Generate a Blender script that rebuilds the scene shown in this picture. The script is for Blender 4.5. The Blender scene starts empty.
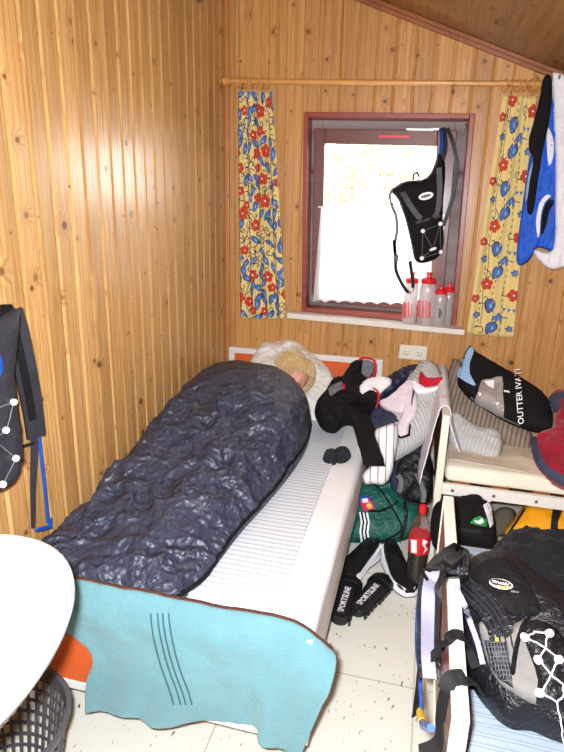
import bpy, bmesh, math, random
import numpy as np
from mathutils import Vector as V, Matrix, noise
from mathutils.geometry import delaunay_2d_cdt
from mathutils.bvhtree import BVHTree
PI = math.pi
S = bpy.context.scene
COL = S.collection
rnd = random.Random(7)

# ------------------------------------------------------------------ camera
F = 570.27; YAW = .2402; PITCH = .2938; ROLL = .0247
CAM = V((1.1452, -3.2298, 1.6264))
fw = V((-math.sin(YAW)*math.cos(PITCH), math.cos(YAW)*math.cos(PITCH), -math.sin(PITCH)))
rt0 = V((math.cos(YAW), math.sin(YAW), 0)); up0 = rt0.cross(fw)
rt = math.cos(ROLL)*rt0 + math.sin(ROLL)*up0
up = -math.sin(ROLL)*rt0 + math.cos(ROLL)*up0
cd = bpy.data.cameras.new('camera'); cam = bpy.data.objects.new('camera', cd); COL.objects.link(cam)
cd.sensor_fit = 'VERTICAL'; cd.sensor_height = 36; cd.lens = F/752*36; cd.clip_start = .02
m = Matrix((rt, up, -fw)).transposed().to_4x4(); m.translation = CAM
cam.matrix_world = m
S.camera = cam

def ray(px, py):
    return (rt*((px-282)/F) - up*((py-376)/F) + fw)
def onp(px, py, plane):
    """point where the sight line through a photo pixel meets a real plane"""
    P, n = plane; d = ray(px, py)
    return CAM + d*((P-CAM).dot(n)/d.dot(n))
def PX(x): return (V((x, 0, 0)), V((1, 0, 0)))
def PY(y): return (V((0, y, 0)), V((0, -1, 0)))
def PZ(z): return (V((0, 0, z)), V((0, 0, 1)))
def PL(p, n): return (V(p), V(n).normalized())
def px2(P):
    d = V(P)-CAM; z = d.dot(fw)
    return 282+F*d.dot(rt)/z, 376-F*d.dot(up)/z

# ------------------------------------------------------------------ object helpers
RAW = {}
class MB:
    def __init__(s): s.v = []; s.f = []; s.m = []
    def add(s, vs, fs, mi=0):
        b = len(s.v); s.v += [V(v) for v in vs]
        for f in fs: s.f.append(tuple(b+i for i in f)); s.m.append(mi)
    def box(s, a, b, mi=0):
        (x0, y0, z0), (x1, y1, z1) = a, b
        s.add([(x0,y0,z0),(x1,y0,z0),(x1,y1,z0),(x0,y1,z0),(x0,y0,z1),(x1,y0,z1),(x1,y1,z1),(x0,y1,z1)],
              [(0,3,2,1),(4,5,6,7),(0,1,5,4),(1,2,6,5),(2,3,7,6),(3,0,4,7)], mi)
    def build(s, name, mats, parent=None, smooth=True, bevel=0, auto=40):
        return mesh_obj(name, s.v, s.f, mats, parent, smooth, s.m, bevel, auto)
def mesh_obj(name, vs, fs, mats, parent=None, smooth=True, mi=None, bevel=0, auto=None):
    me = bpy.data.meshes.new(name)
    me.from_pydata([tuple(v) for v in vs], [], fs)
    if not isinstance(mats, (list, tuple)): mats = [mats]
    for q in mats: me.materials.append(q)
    if mi:
        for p, k in zip(me.polygons, mi): p.material_index = k
    bm = bmesh.new(); bm.from_mesh(me); bmesh.ops.recalc_face_normals(bm, faces=bm.faces); 
    bm.to_mesh(me); bm.free()
    for p in me.polygons: p.use_smooth = smooth
    if smooth and auto:
        try: me.set_sharp_from_angle(angle=math.radians(auto))
        except Exception: pass
    o = bpy.data.objects.new(name, me); COL.objects.link(o)
    if bevel:
        b = o.modifiers.new('bevel', 'BEVEL'); b.width = bevel; b.segments = 2; b.limit_method = 'ANGLE'
    if parent:
        o.parent = parent; o.matrix_parent_inverse = Matrix.Translation(-wloc(parent))
    RAW[o.name] = ([V(v) for v in vs], [tuple(f) for f in fs])
    return o
def wloc(o):
    p = V(o.location)
    if o.parent: p = V((0, 0, 0)) if o.type == 'MESH' else p
    return p
def thing(name, label, cat, loc=(0, 0, 0), group=None):
    o = bpy.data.objects.new(name, None); COL.objects.link(o); o.location = loc; o.empty_display_size = .05
    o['label'] = label; o['category'] = cat
    if group: o['group'] = group
    return o
def tag(o, label, cat, group=None, kind=None):
    """properties on a one-mesh thing; its origin moves to its base"""
    o['label'] = label; o['category'] = cat
    if group: o['group'] = group
    if kind: o['kind'] = kind
    co = [v.co for v in o.data.vertices]
    c = V(((min(p.x for p in co)+max(p.x for p in co))/2, (min(p.y for p in co)+max(p.y for p in co))/2, min(p.z for p in co)))
    o.data.transform(Matrix.Translation(-c)); o.location = c
    for ch in o.children: ch.matrix_parent_inverse = Matrix.Translation(-c)
    return o
def struct(o, label=None):
    o['kind'] = 'structure'
    if label: o['label'] = label
    return o
def copy_tree(o, parent=None):
    c = o.copy(); COL.objects.link(c)
    if parent: c.parent = parent
    for ch in list(o.children): copy_tree(ch, c)
    return c

def cr(p0, p1, p2, p3, t):
    return .5*((2*p1)+(p2-p0)*t+(2*p0-5*p1+4*p2-p3)*t*t+(3*p1-p0-3*p2+p3)*t*t*t)
def smooth_path(pts, n=8, closed=False):
    pts = [V(p) for p in pts]; N = len(pts); out = []
    rng = range(N if closed else N-1)
    for i in rng:
        g = (lambda k: pts[k % N]) if closed else (lambda k: pts[max(0, min(N-1, k))])
        for j in range(n): out.append(cr(g(i-1), g(i), g(i+1), g(i+2), j/n))
    if not closed: out.append(pts[-1].copy())
    return out
def tube(mb, pts, r, seg=8, mi=0, cap=True, closed=False):
    pts = [V(p) for p in pts]; N = len(pts); rs = r if isinstance(r, (list, tuple)) else [r]*N
    t = (pts[1]-pts[0]).normalized(); a = t.orthogonal().normalized(); rings = []
    for i in range(N):
        if closed: t2 = (pts[(i+1) % N]-pts[i-1]).normalized()
        else: t2 = (pts[min(i+1, N-1)]-pts[max(i-1, 0)]).normalized()
        a = (a-t2*a.dot(t2)).normalized(); b = t2.cross(a)
        rings.append([pts[i]+(a*math.cos(2*PI*k/seg)+b*math.sin(2*PI*k/seg))*rs[i] for k in range(seg)])
    vs = [p for q in rings for p in q]; fs = []
    for i in range(N if closed else N-1):
        for k in range(seg):
            j = (i+1) % N
            fs.append((i*seg+k, i*seg+(k+1) % seg, j*seg+(k+1) % seg, j*seg+k))
    if cap and not closed: fs += [tuple(range(seg))[::-1], tuple((N-1)*seg+k for k in range(seg))]
    mb.add(vs, fs, mi)
def lathe(mb, prof, c, seg=24, axis='Z', mi=0, sx=1, sy=1):
    """prof: list of (r, h) along the axis"""
    c = V(c); vs = []; fs = []
    for r, h in prof:
        for k in range(seg):
            a = 2*PI*k/seg; x, y = r*math.cos(a)*sx, r*math.sin(a)*sy
            vs.append(c+(V((x, y, h)) if axis == 'Z' else V((h, x, y)) if axis == 'X' else V((x, h, y))))
    for i in range(len(prof)-1):
        for k in range(seg): fs.append((i*seg+k, i*seg+(k+1) % seg, (i+1)*seg+(k+1) % seg, (i+1)*seg+k))
    fs.append(tuple(range(seg))[::-1]); n = (len(prof)-1)*seg; fs.append(tuple(n+k for k in range(seg)))
    mb.add(vs, fs, mi)
def ribbon(mb, pts, w, th, nrm, n=6, mi=0, ws=None):
    """flat strap swept along pts; nrm = the direction its face looks"""
    P = smooth_path(pts, n) if n > 1 else [V(p) for p in pts]; N = len(P); vs = []; fs = []
    nl = nrm if isinstance(nrm, list) else None
    for i in range(N):
        t = (P[min(i+1, N-1)]-P[max(i-1, 0)]).normalized()
        q = V(nl[min(len(nl)-1, i*len(nl)//N)]) if nl else V(nrm)
        s = t.cross(q)
        if s.length < 1e-4: s = t.orthogonal()
        s.normalize(); u = s.cross(t).normalized()
        ww = (ws[0]+(ws[1]-ws[0])*i/(N-1)) if ws else w
        for a, b in ((-1, -1), (1, -1), (1, 1), (-1, 1)): vs.append(P[i]+s*a*ww/2+u*b*th/2)
    for i in range(N-1):
        for k in range(4): fs.append((i*4+k, i*4+(k+1) % 4, i*4+4+(k+1) % 4, i*4+4+k))
    fs += [(3, 2, 1, 0), tuple((N-1)*4+k for k in range(4))]
    mb.add(vs, fs, mi)
def rn(p, s=1.0, seed=0):
    """ridged, warped noise in -1..1: cloth creases"""
    q = V(p)*s+V((seed*3.1, seed*1.7, seed*5.3))
    q += V((noise.noise(q*.7), noise.noise(q*.7+V((9, 0, 0))), noise.noise(q*.7+V((0, 9, 0)))))*.8
    return 1-2*abs(noise.noise(q))-.5
def sharp(x): return x if x < 0 else x*x*2.2
def wr(p, s, seed):
    return .62*sharp(rn(p, s, seed))+.36*sharp(rn(p, s*2.1, seed+3))+.22*rn(p, s*4.4, seed+5)

def puff(name, mat, outline, plane, thick, back=None, h=.014, R=None, wrinkle=(0, 1), seed=1, parent=None, smooth=4,
         hf=None, world=False, pw=2.0, pre=None, stretch=None):
    """a closed stuffed or folded-cloth body: an outline standing on a real plane, rounded to its own thickness"""
    P0, n = plane; n = n.normalized()
    pts = [V(p) for p in outline] if world else [onp(p[0], p[1], plane) for p in outline]
    if n.dot(CAM-P0) < 0: n = -n
    e1 = n.orthogonal().normalized()
    hint = V((0, 0, 1)) if abs(n.z) < .8 else V((1, 0, 0))
    e1 = hint.cross(n).normalized(); e2 = n.cross(e1)
    o2 = [V(((p-P0).dot(e1), (p-P0).dot(e2), 0)) for p in pts]
    if smooth: o2 = smooth_path(o2, smooth, True)
    # resample
    res = []; L = len(o2)
    per = [o2[i] for i in range(L)]+[o2[0]]
    acc = 0; res = [o2[0]]
    for i in range(L):
        a, b = per[i], per[i+1]; d = (b-a).length; t = 0
        while acc+d-t >= h:
            t += h-acc; acc = 0; res.append(a.lerp(b, t/d))
        acc += d-t
    if (res[-1]-res[0]).length < h*.5: res.pop()
    B = np.array([(p.x, p.y) for p in res]); nb = len(B)
    x0, y0 = B.min(0); x1, y1 = B.max(0); G = []
    yy = y0; k = 0
    while yy < y1:
        xx = x0+(h/2 if k % 2 else 0)
        while xx < x1: G.append((xx, yy)); xx += h
        yy += h*.866; k += 1
    G = np.array(G)
    def inside(Q):
        c = np.zeros(len(Q), bool); j = nb-1
        for i in range(nb):
            a, b = B[i], B[j]
            cond = ((a[1] > Q[:, 1]) != (b[1] > Q[:, 1]))
            den = (b[1]-a[1]) if abs(b[1]-a[1]) > 1e-12 else 1e-12
            c ^= cond & (Q[:, 0] < (b[0]-a[0])*(Q[:, 1]-a[1])/den+a[0]); j = i
        return c
    def bdist(Q):
        d = np.full(len(Q), 1e9)
        for i in range(nb):
            a = B[i]; b = B[(i+1) % nb]; ab = b-a; L2 = max(ab@ab, 1e-12)
            t = np.clip(((Q-a)@ab)/L2, 0, 1); e = Q-(a+t[:, None]*ab)
            d = np.minimum(d, (e*e).sum(1))
        return np.sqrt(d)
    G = G[inside(G)]; 
    if len(G): G = G[bdist(G) > h*.55]
    allp = [V((p[0], p[1])) for p in B]+[V((p[0], p[1])) for p in G]
    vo, eo, fo, ov, oe, of = delaunay_2d_cdt(allp, [(i, (i+1) % nb) for i in range(nb)], [], 1, 1e-7)
    Q = np.array([(p.x, p.y) for p in vo]); d = bdist(Q)
    if R is None: R = max(d.max(), 1e-4)
    if back is None: back = thick
    ed = set(); cnt = {}
    for f in fo:
        for a, b in zip(f, list(f[1:])+[f[0]]):
            e = (min(a, b), max(a, b)); cnt[e] = cnt.get(e, 0)+1
    bset = set(i for e, c in cnt.items() if c == 1 for i in e)
    amp, sc = wrinkle; amp *= 1.9
    top = []; vs = []; bot = {}
    for i, (q, dd) in enumerate(zip(Q, d)):
        t = min(dd/R, 1); pr = (1-(1-t)**pw)**(1/pw) if t < 1 else 1
        base = P0+e1*q[0]+e2*q[1]
        sp = V((q[0], q[1], 0)) if stretch is None else V((q[0]*stretch[0]+q[1]*stretch[2], q[1]*stretch[1]-q[0]*stretch[2], 0))
        w = amp*wr(sp, sc, seed)*min(1, dd/(2.5*h)) if amp else 0
        ex = hf(q[0], q[1], base) if hf else 0
        edge = i in bset
        vs.append(base+n*(0 if edge else thick*pr+w+ex*min(1, dd/(2*h))))
    nt = len(vs)
    for i, (q, dd) in enumerate(zip(Q, d)):
        if i in bset: bot[i] = i; continue
        t = min(dd/R, 1); pr = (1-(1-t)**pw)**(1/pw) if t < 1 else 1
        bot[i] = len(vs); vs.append(P0+e1*q[0]+e2*q[1]-n*back*pr)
    fs = [tuple(f) for f in fo]+[tuple(bot[i] for i in f)[::-1] for f in fo]
    return mesh_obj(name, vs, fs, mat, parent, True)

def sheet(name, mat, ctrl, nu=40, nv=40, th=.004, wrinkle=(0, 1), seed=1, parent=None, smooth=True, warp=None):
    """cloth: smooth surface through a grid of control points, with a real thickness"""
    C = [[V(p) for p in r] for r in ctrl]; nr, nc = len(C), len(C[0])
    def ev(row, t):
        x = t*(len(row)-1); i = min(int(x), len(row)-2); g = lambda k: row[max(0, min(len(row)-1, k))]
        return cr(g(i-1), g(i), g(i+1), g(i+2), x-i)
    P = []
    for i in range(nv+1):
        v = i/nv; x = v*(nr-1)
        P.append([ev([ev(C[r], u/nu) for r in range(nr)], v) for u in range(nu+1)])
    N = [[None]*(nu+1) for _ in range(nv+1)]
    for i in range(nv+1):
        for j in range(nu+1):
            a = P[min(i+1, nv)][j]-P[max(i-1, 0)][j]; b = P[i][min(j+1, nu)]-P[i][max(j-1, 0)]
            q = a.cross(b); N[i][j] = q.normalized() if q.length > 1e-9 else V((0, 0, 1))
    amp, sc = wrinkle; vs = []; fs = []
    for sgn in (0, 1):
        for i in range(nv+1):
            for j in range(nu+1):
                p = P[i][j]; w = amp*wr(p, sc, seed) if amp else 0
                if warp: w += warp(j/nu, i/nv)
                vs.append(p+N[i][j]*(w-(th if sgn else 0)))
    W = nu+1; K = W*(nv+1)
    for i in range(nv):
        for j in range(nu):
            a, b, c, d = i*W+j, i*W+j+1, (i+1)*W+j+1, (i+1)*W+j
            fs.append((a, b, c, d)); fs.append((K+d, K+c, K+b, K+a))
    for j in range(nu):
        fs.append((j, K+j, K+j+1, j+1)); a = nv*W+j; fs.append((a, a+1, K+a+1, K+a))
    for i in range(nv):
        a = i*W; fs.append((a, a+W, K+a+W, K+a)); a = i*W+nu; fs.append((a, K+a, K+a+W, a+W))
    return mesh_obj(name, vs, fs, mat, parent, smooth)
def loft(name, mat, secs, seg=24, parent=None, wrinkle=(0, 1), seed=1, p=2.4, sub=6, mb=None, mi=0):
    """sections (centre, half-width vector, half-height vector) joined into a closed tapering body"""
    cs = smooth_path([q[0] for q in secs], sub); ws = smooth_path([q[1] for q in secs], sub); hs = smooth_path([q[2] for q in secs], sub)
    vs = []; fs = []; N = len(cs)
    for c, w, hh in zip(cs, ws, hs):
        for k in range(seg):
            a = 2*PI*k/seg; ca, sa = math.cos(a), math.sin(a)
            x = math.copysign(abs(ca)**(2/p), ca); y = math.copysign(abs(sa)**(2/p), sa)
            o = w*x+hh*y; q = c+o
            if wrinkle[0]: q = q+o.normalized()*wrinkle[0]*wr(q, wrinkle[1], seed)
            vs.append(q)
    for i in range(N-1):
        for k in range(seg): fs.append((i*seg+k, i*seg+(k+1) % seg, (i+1)*seg+(k+1) % seg, (i+1)*seg+k))
    fs += [tuple(range(seg))[::-1], tuple((N-1)*seg+k for k in range(seg))]
    if mb is not None: mb.add(vs, fs, mi); return None
    return mesh_obj(name, vs, fs, mat, parent, True)

def bvh(*objs):
    vs = []; fs = []
    for o in objs:
        a, b = RAW[o.name]; k = len(vs); vs += a; fs += [tuple(k+i for i in f) for f in b]
    return BVHTree.FromPolygons(vs, fs)
def hit(tree, px, py, off=.002, fall=None):
    d = ray(px, py).normalized(); loc, n, i, dist = tree.ray_cast(CAM, d)
    if loc is None: return (onp(px, py, fall), -d) if fall else (None, None)
    if n.dot(d) > 0: n = -n
    return loc+n*off, n
def decal(name, mat, outline, tree, off=.0025, th=.002, parent=None, smooth=3, h=3.0, fall=None, puffy=0):
    """a patch sewn or printed onto a body: it follows that body's surface"""
    o2 = [V((p[0], p[1], 0)) for p in outline]
    if smooth: o2 = smooth_path(o2, smooth, True)
    B = []
    for a, b in zip(o2, o2[1:]+o2[:1]):
        n = max(1, int((b-a).length/h))
        for k in range(n): B.append(a.lerp(b, k/n))
    xs = [p.x for p in B]; ys = [p.y for p in B]; G = []
    y = min(ys)+h/2
    while y < max(ys):
        x = min(xs)+h/2
        while x < max(xs): G.append(V((x, y, 0))); x += h
        y += h
    def ins(q):
        c = False; j = len(B)-1
        for i in range(len(B)):
            if (B[i].y > q.y) != (B[j].y > q.y) and q.x < (B[j].x-B[i].x)*(q.y-B[i].y)/(B[j].y-B[i].y)+B[i].x: c = not c
            j = i
        return c
    G = [g for g in G if ins(g) and min((g-b).length for b in B) > h*.4]
    al = B+G
    vo, eo, fo, *_ = delaunay_2d_cdt([V((p.x, p.y)) for p in al], [(i, (i+1) % len(B)) for i in range(len(B))], [], 1, 1e-6)
    t = []; b = []
    last = (None, None)
    got = [(q, hit(tree, q.x, q.y, 0)[0]) for q in vo]; good = [g for g in got if g[1] is not None]
    for q, p in got:
        if p is None:
            if good: p = onp(q.x, q.y, (min(good, key=lambda g: (g[0]-q).length)[1], fw))
            else: p = onp(q.x, q.y, fall or PL(CAM+fw*2, fw))
        dd = min((V((q.x, q.y, 0))-w).length for w in B) if puffy else 0
        t.append(p-ray(q.x, q.y).normalized()*(off+th+puffy*min(1, dd/6))); b.append(p+ray(q.x, q.y).normalized()*.001)
    n = len(t); cnt = {}
    for f in fo:
        for a, c in zip(f, list(f[1:])+[f[0]]):
            e = (min(a, c), max(a, c)); cnt.setdefault(e, []).append((a, c))
    fs = [tuple(f) for f in fo]+[tuple(n+i for i in f)[::-1] for f in fo]
    for e, l in cnt.items():
        if len(l) == 1: a, c = l[0]; fs.append((a, n+a, n+c, c))
    return mesh_obj(name, t+b, fs, mat, parent, True, auto=50)
def text_mesh(s, bold=0.0):
    cu = bpy.data.curves.new('tmp', 'FONT'); cu.body = s; cu.size = 1; cu.align_x = 'CENTER'; cu.align_y = 'CENTER'; cu.offset = bold
    cu.resolution_u = 2
    o = bpy.data.objects.new('tmp', cu); COL.objects.link(o)
    dg = bpy.context.evaluated_depsgraph_get(); me = bpy.data.meshes.new_from_object(o.evaluated_get(dg))
    bm = bmesh.new(); bm.from_mesh(me); bmesh.ops.triangulate(bm, faces=bm.faces)
    vs = [v.co.copy() for v in bm.verts]; fs = [tuple(v.index for v in f.verts) for f in bm.faces]; bm.free()
    bpy.data.objects.remove(o); bpy.data.curves.remove(cu); bpy.data.meshes.remove(me)
    return vs, fs
def lettering(name, mat, s, c, ux, uy, nn, size, parent=None, th=.001, bold=.01, sx=1):
    """raised lettering on a flat face"""
    vs, fs = text_mesh(s, bold); c, ux, uy, nn = V(c), V(ux).normalized(), V(uy).normalized(), V(nn).normalized()
    A = [c+ux*v.x*size*sx+uy*v.y*size+nn*th for v in vs]; Bk = [p-nn*th for p in A]; n = len(A)
    return mesh_obj(name, A+Bk, fs+[tuple(n+i for i in f)[::-1] for f in fs], mat, parent, False)
def lettering_on(name, mat, s, tree, c, ux, uy, size, parent=None, off=.003, bold=.012, fall=None):
    """lettering printed on a curved body: c, ux, uy in photo pixels give where it stands on that body"""
    vs, fs = text_mesh(s, bold); out = []
    for v in vs:
        q = (c[0]+ux[0]*v.x*size+uy[0]*v.y*size, c[1]+ux[1]*v.x*size+uy[1]*v.y*size)
        p, n = hit(tree, q[0], q[1], 0, fall)
        if p is None: p = out[-1]
        out.append(p-ray(*q).normalized()*off)
    n = len(out); bk = [p+(p-CAM).normalized()*.001 for p in out]
    return mesh_obj(name, out+bk, fs+[tuple(n+i for i in f)[::-1] for f in fs], mat, parent, False)

# ------------------------------------------------------------------ materials
def lin(c):
    return tuple((x/255/12.92 if x/255 <= .04045 else ((x/255+.055)/1.055)**2.4) for x in c)+(1,)
class NT:
    def __init__(s, name):
        s.m = bpy.data.materials.new(name); s.m.use_nodes = True; s.t = s.m.node_tree
        s.b = s.t.nodes['Principled BSDF']
    def n(s, ty, ins=None, **kw):
        q = s.t.nodes.new(ty)
        for k, v in kw.items(): setattr(q, k, v)
        for k, v in (ins or {}).items(): s.set(q.inputs[k], v)
        return q
    def set(s, sock, v):
        if isinstance(v, bpy.types.NodeSocket): s.t.links.new(v, sock)
        else: sock.default_value = v
    def math(s, op, a, b=0.0, c=0.0, clamp=False):
        q = s.n('ShaderNodeMath', {0: a, 1: b, 2: c}, operation=op, use_clamp=clamp); return q.outputs[0]
    def mix(s, f, a, b, bt='MIX'):
        q = s.n('ShaderNodeMix', data_type='RGBA', blend_type=bt)
        s.set(q.inputs[0], f); s.set(q.inputs[6], a); s.set(q.inputs[7], b); return q.outputs[2]
    def ramp(s, f, *st, interp='LINEAR'):
        q = s.n('ShaderNodeValToRGB', {0: f}); e = q.color_ramp.elements; q.color_ramp.interpolation = interp
        while len(e) < len(st): e.new(.5)
        for k, (p, c) in zip(e, st): k.position = p; k.color = c if len(c) == 4 else tuple(c)+(1,)
        return q.outputs[0]
    def obj(s): return s.n('ShaderNodeTexCoord').outputs['Object']
    def noise(s, vec, scale, detail=3, dist=0.0, rough=.5):
        q = s.n('ShaderNodeTexNoise', {'Vector': vec, 'Scale': scale, 'Detail': detail, 'Distortion': dist, 'Roughness': rough}); return q.outputs[0]
    def mapv(s, vec, scale=(1, 1, 1), rot=(0, 0, 0), loc=(0, 0, 0)):
        return s.n('ShaderNodeMapping', {'Vector': vec, 'Scale': scale, 'Rotation': rot, 'Location': loc}).outputs[0]
    def bump(s, h, st=.3, d=.01, nrm=None):
        q = s.n('ShaderNodeBump', {'Height': h, 'Strength': st, 'Distance': d})
        if nrm: s.set(q.inputs['Normal'], nrm)
        return q.outputs[0]
    def out(s, col=None, rough=None, nrm=None, **kw):
        if col is not None: s.set(s.b.inputs['Base Color'], col)
        if rough is not None: s.set(s.b.inputs['Roughness'], rough)
        if nrm is not None: s.set(s.b.inputs['Normal'], nrm)
        for k, v in kw.items(): s.set(s.b.inputs[k.replace('_', ' ')], v)
        return s.m
MATS = {}
def cloth(name, rgb, rough=.85, var=.15, bs=60, bst=.25, sheen=0.0, spec=.3, weave=900, crease=0.0):
    if name in MATS: return MATS[name]
    t = NT(name); o = t.obj(); n = t.noise(o, 9, 3); c = lin(rgb)
    col = t.mix(t.ramp(n, (.3, (0, 0, 0)), (.7, (1, 1, 1))), tuple(x*(1-var) for x in c[:3])+(1,), tuple(min(1, x*(1+var)) for x in c[:3])+(1,))
    nb = t.noise(o, bs, 3, .6)
    nrm = t.bump(nb, bst, .004)
    if weave: nrm = t.bump(t.noise(o, weave, 2), .15, .001, nrm)
    if crease:
        cr_ = t.noise(o, 14, 4, 1.8); c2 = t.noise(t.mapv(o, (1, 1.6, 1.2), (.4, .2, .6)), 33, 3, 1.4)
        hh = t.math('MULTIPLY_ADD', t.math('ABSOLUTE', t.math('SUBTRACT', c2, .5)), .35, t.math('ABSOLUTE', t.math('SUBTRACT', cr_, .5)))
        nrm = t.bump(hh, crease, .025, nrm)
    MATS[name] = t.out(col, rough, nrm, Sheen_Weight=sheen, Specular_IOR_Level=spec); return MATS[name]
def plain(name, rgb, rough=.5, spec=.5, metal=0.0, noise_=.06, bst=.05, coat=0.0):
    if name in MATS: return MATS[name]
    t = NT(name); o = t.obj(); n = t.noise(o, 35, 3); c = lin(rgb)
    col = t.mix(n, tuple(x*(1-noise_) for x in c[:3])+(1,), tuple(min(1, x*(1+noise_)) for x in c[:3])+(1,))
    MATS[name] = t.out(col, rough, t.bump(t.noise(o, 120, 2), bst, .002), Specular_IOR_Level=spec, Metallic=metal, Coat_Weight=coat); return MATS[name]
def striped(name, base, line, axis, period, wid, rough=.85, soft=.25, rot=None, second=None, crease=0):
    """woven stripes along one axis of the cloth"""
    t = NT(name); o = t.obj(); v = t.mapv(o, rot=rot) if rot else o
    v2 = t.n('ShaderNodeVectorMath', {0: v, 1: t.n('ShaderNodeVectorMath', {0: t.n('ShaderNodeTexNoise', {'Vector': o, 'Scale': 7, 'Detail': 2}).outputs[1], 1: (.006, .006, .006)}, operation='MULTIPLY').outputs[0]}, operation='ADD').outputs[0]
    sx = t.n('ShaderNodeSeparateXYZ', {0: v2}).outputs[axis]
    ph = t.math('FRACT', t.math('DIVIDE', t.math('ADD', sx, 20.0), period))
    d = t.math('ABSOLUTE', t.math('SUBTRACT', ph, .5))
    f = t.math('SUBTRACT', 1.0, t.math('SMOOTH_MIN', t.math('DIVIDE', d, wid), 1.0, soft), clamp=True)
    f = t.ramp(d, (max(0, wid*(1-soft)), (1, 1, 1)), (wid*(1+soft), (0, 0, 0)))
    col = t.mix(f, lin(base), lin(line))
    if second:
        ph2 = t.math('FRACT', t.math('DIVIDE', t.math('ADD', sx, 20.0), period/second[1]))
        f2 = t.ramp(t.math('ABSOLUTE', t.math('SUBTRACT', ph2, .5)), (second[2]*.7, (1, 1, 1)), (second[2]*1.3, (0, 0, 0)))
        col = t.mix(t.math('MULTIPLY', f2, second[3]), col, lin(second[0]))
    nrm = t.bump(t.noise(o, 40, 3, .5), .25, .006)
    if crease: nrm = t.bump(t.math('ABSOLUTE', t.math('SUBTRACT', t.noise(o, 9, 4, 1.6), .5)), crease, .03, nrm)
    return t.out(col, rough, nrm, Specular_IOR_Level=.25)
def pine(name, axis, pitch, phase, light, dark, knot, rough=.3, kden=1.0, coat=.25, along='Z'):
    """varnished tongue-and-groove pine: each board has its own tint, grain and knots"""
    t = NT(name); o = t.obj(); sp = t.n('ShaderNodeSeparateXYZ', {0: o})
    s = t.math('DIVIDE', t.math('SUBTRACT', sp.outputs[axis], phase), pitch)
    bi = t.math('FLOOR', s); wn = t.n('ShaderNodeTexWhiteNoise', {'W': bi}, noise_dimensions='1D')
    r1 = wn.outputs[0]; z = sp.outputs[along]
    vec = t.n('ShaderNodeCombineXYZ', {0: t.math('MULTIPLY', s, 1.0), 1: t.math('ADD', z, t.math('MULTIPLY', r1, 37.0)), 2: t.math('MULTIPLY', r1, 11.0)}).outputs[0]
    # knots
    kv = t.n('ShaderNodeCombineXYZ', {0: t.math('MULTIPLY', s, pitch/.15), 1: t.math('MULTIPLY', t.math('ADD', z, t.math('MULTIPLY', r1, 37.0)), kden/.15), 2: 0.0}).outputs[0]
    vo = t.n('ShaderNodeTexVoronoi', {'Vector': kv, 'Scale': 1.0, 'Randomness': 1.0}, voronoi_dimensions='2D')
    kd = t.math('ADD', vo.outputs['Distance'], t.math('MULTIPLY', t.math('SUBTRACT', t.noise(vec, 26, 2), .5), .05))
    cs = t.n('ShaderNodeSeparateColor', {0: vo.outputs['Color']})
    rad = t.math('MULTIPLY_ADD', t.math('POWER', cs.outputs[0], 2.0), .095, .024)
    kf = t.math('DIVIDE', kd, rad)
    kmask = t.math('MULTIPLY', t.ramp(kf, (.5, (1, 1, 1)), (1.0, (0, 0, 0))), t.math('MULTIPLY_ADD', cs.outputs[1], .45, .55))
    khalo = t.ramp(t.math('MULTIPLY', kf, .33), (.3, (1, 1, 1)), (1.0, (0, 0, 0)))
    # grain bends round the knots
    gx = t.math('ADD', t.math('MULTIPLY', s, 1.6), t.math('MULTIPLY', khalo, .5))
    gv = t.n('ShaderNodeCombineXYZ', {0: t.math('ADD', gx, t.math('MULTIPLY', r1, 50.0)), 1: t.math('MULTIPLY', z, .55), 2: t.math('MULTIPLY', r1, 9.0)}).outputs[0]
    g1 = t.noise(gv, 2.2, 3, .9); g2 = t.noise(t.mapv(gv, (14, 1.1, 1)), 1.0, 3)
    rings = t.math('SINE', t.math('MULTIPLY', g1, 42.0))
    g = t.math('ADD', t.math('MULTIPLY', t.math('MULTIPLY_ADD', rings, .5, .5), .30), t.math('MULTIPLY', g2, .6))
    g3 = t.noise(t.mapv(gv, (4.5, .7, 1), loc=(3, 7, 1)), 1.3, 3, .4)
    g = t.math('ADD', t.math('MULTIPLY', g, .55), t.math('MULTIPLY', g3, .62))
    col = t.mix(t.ramp(g, (.36, (0, 0, 0)), (.82, (1, 1, 1))), lin(light), lin(dark))
    tint = t.ramp(r1, (0, (.88, .85, .80)), (.5, (1, .98, .96)), (1, (1.10, 1.08, 1.05)))
    col = t.mix(1.0, col, tint, 'MULTIPLY')
    col = t.mix(t.math('MULTIPLY', khalo, .28), col, lin(dark))
    col = t.mix(t.math('MULTIPLY', kmask, .85), col, lin(knot))
    nrm = t.bump(t.math('ADD', t.noise(vec, 3.5, 2), t.math('MULTIPLY', g2, .15)), .12, .01)
    return t.out(col, rough, nrm, Coat_Weight=coat, Coat_Roughness=.22, Specular_IOR_Level=.5)
def glassy(name, rgb, rough=.15, tr=.8, ior=1.4, alpha=1.0):
    t = NT(name); o = t.obj(); c = lin(rgb)
    col = t.mix(t.noise(o, 20, 2), tuple(x*.95 for x in c[:3])+(1,), c)
    return t.out(col, rough, None, Transmission_Weight=tr, IOR=ior, Alpha=alpha)

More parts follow.
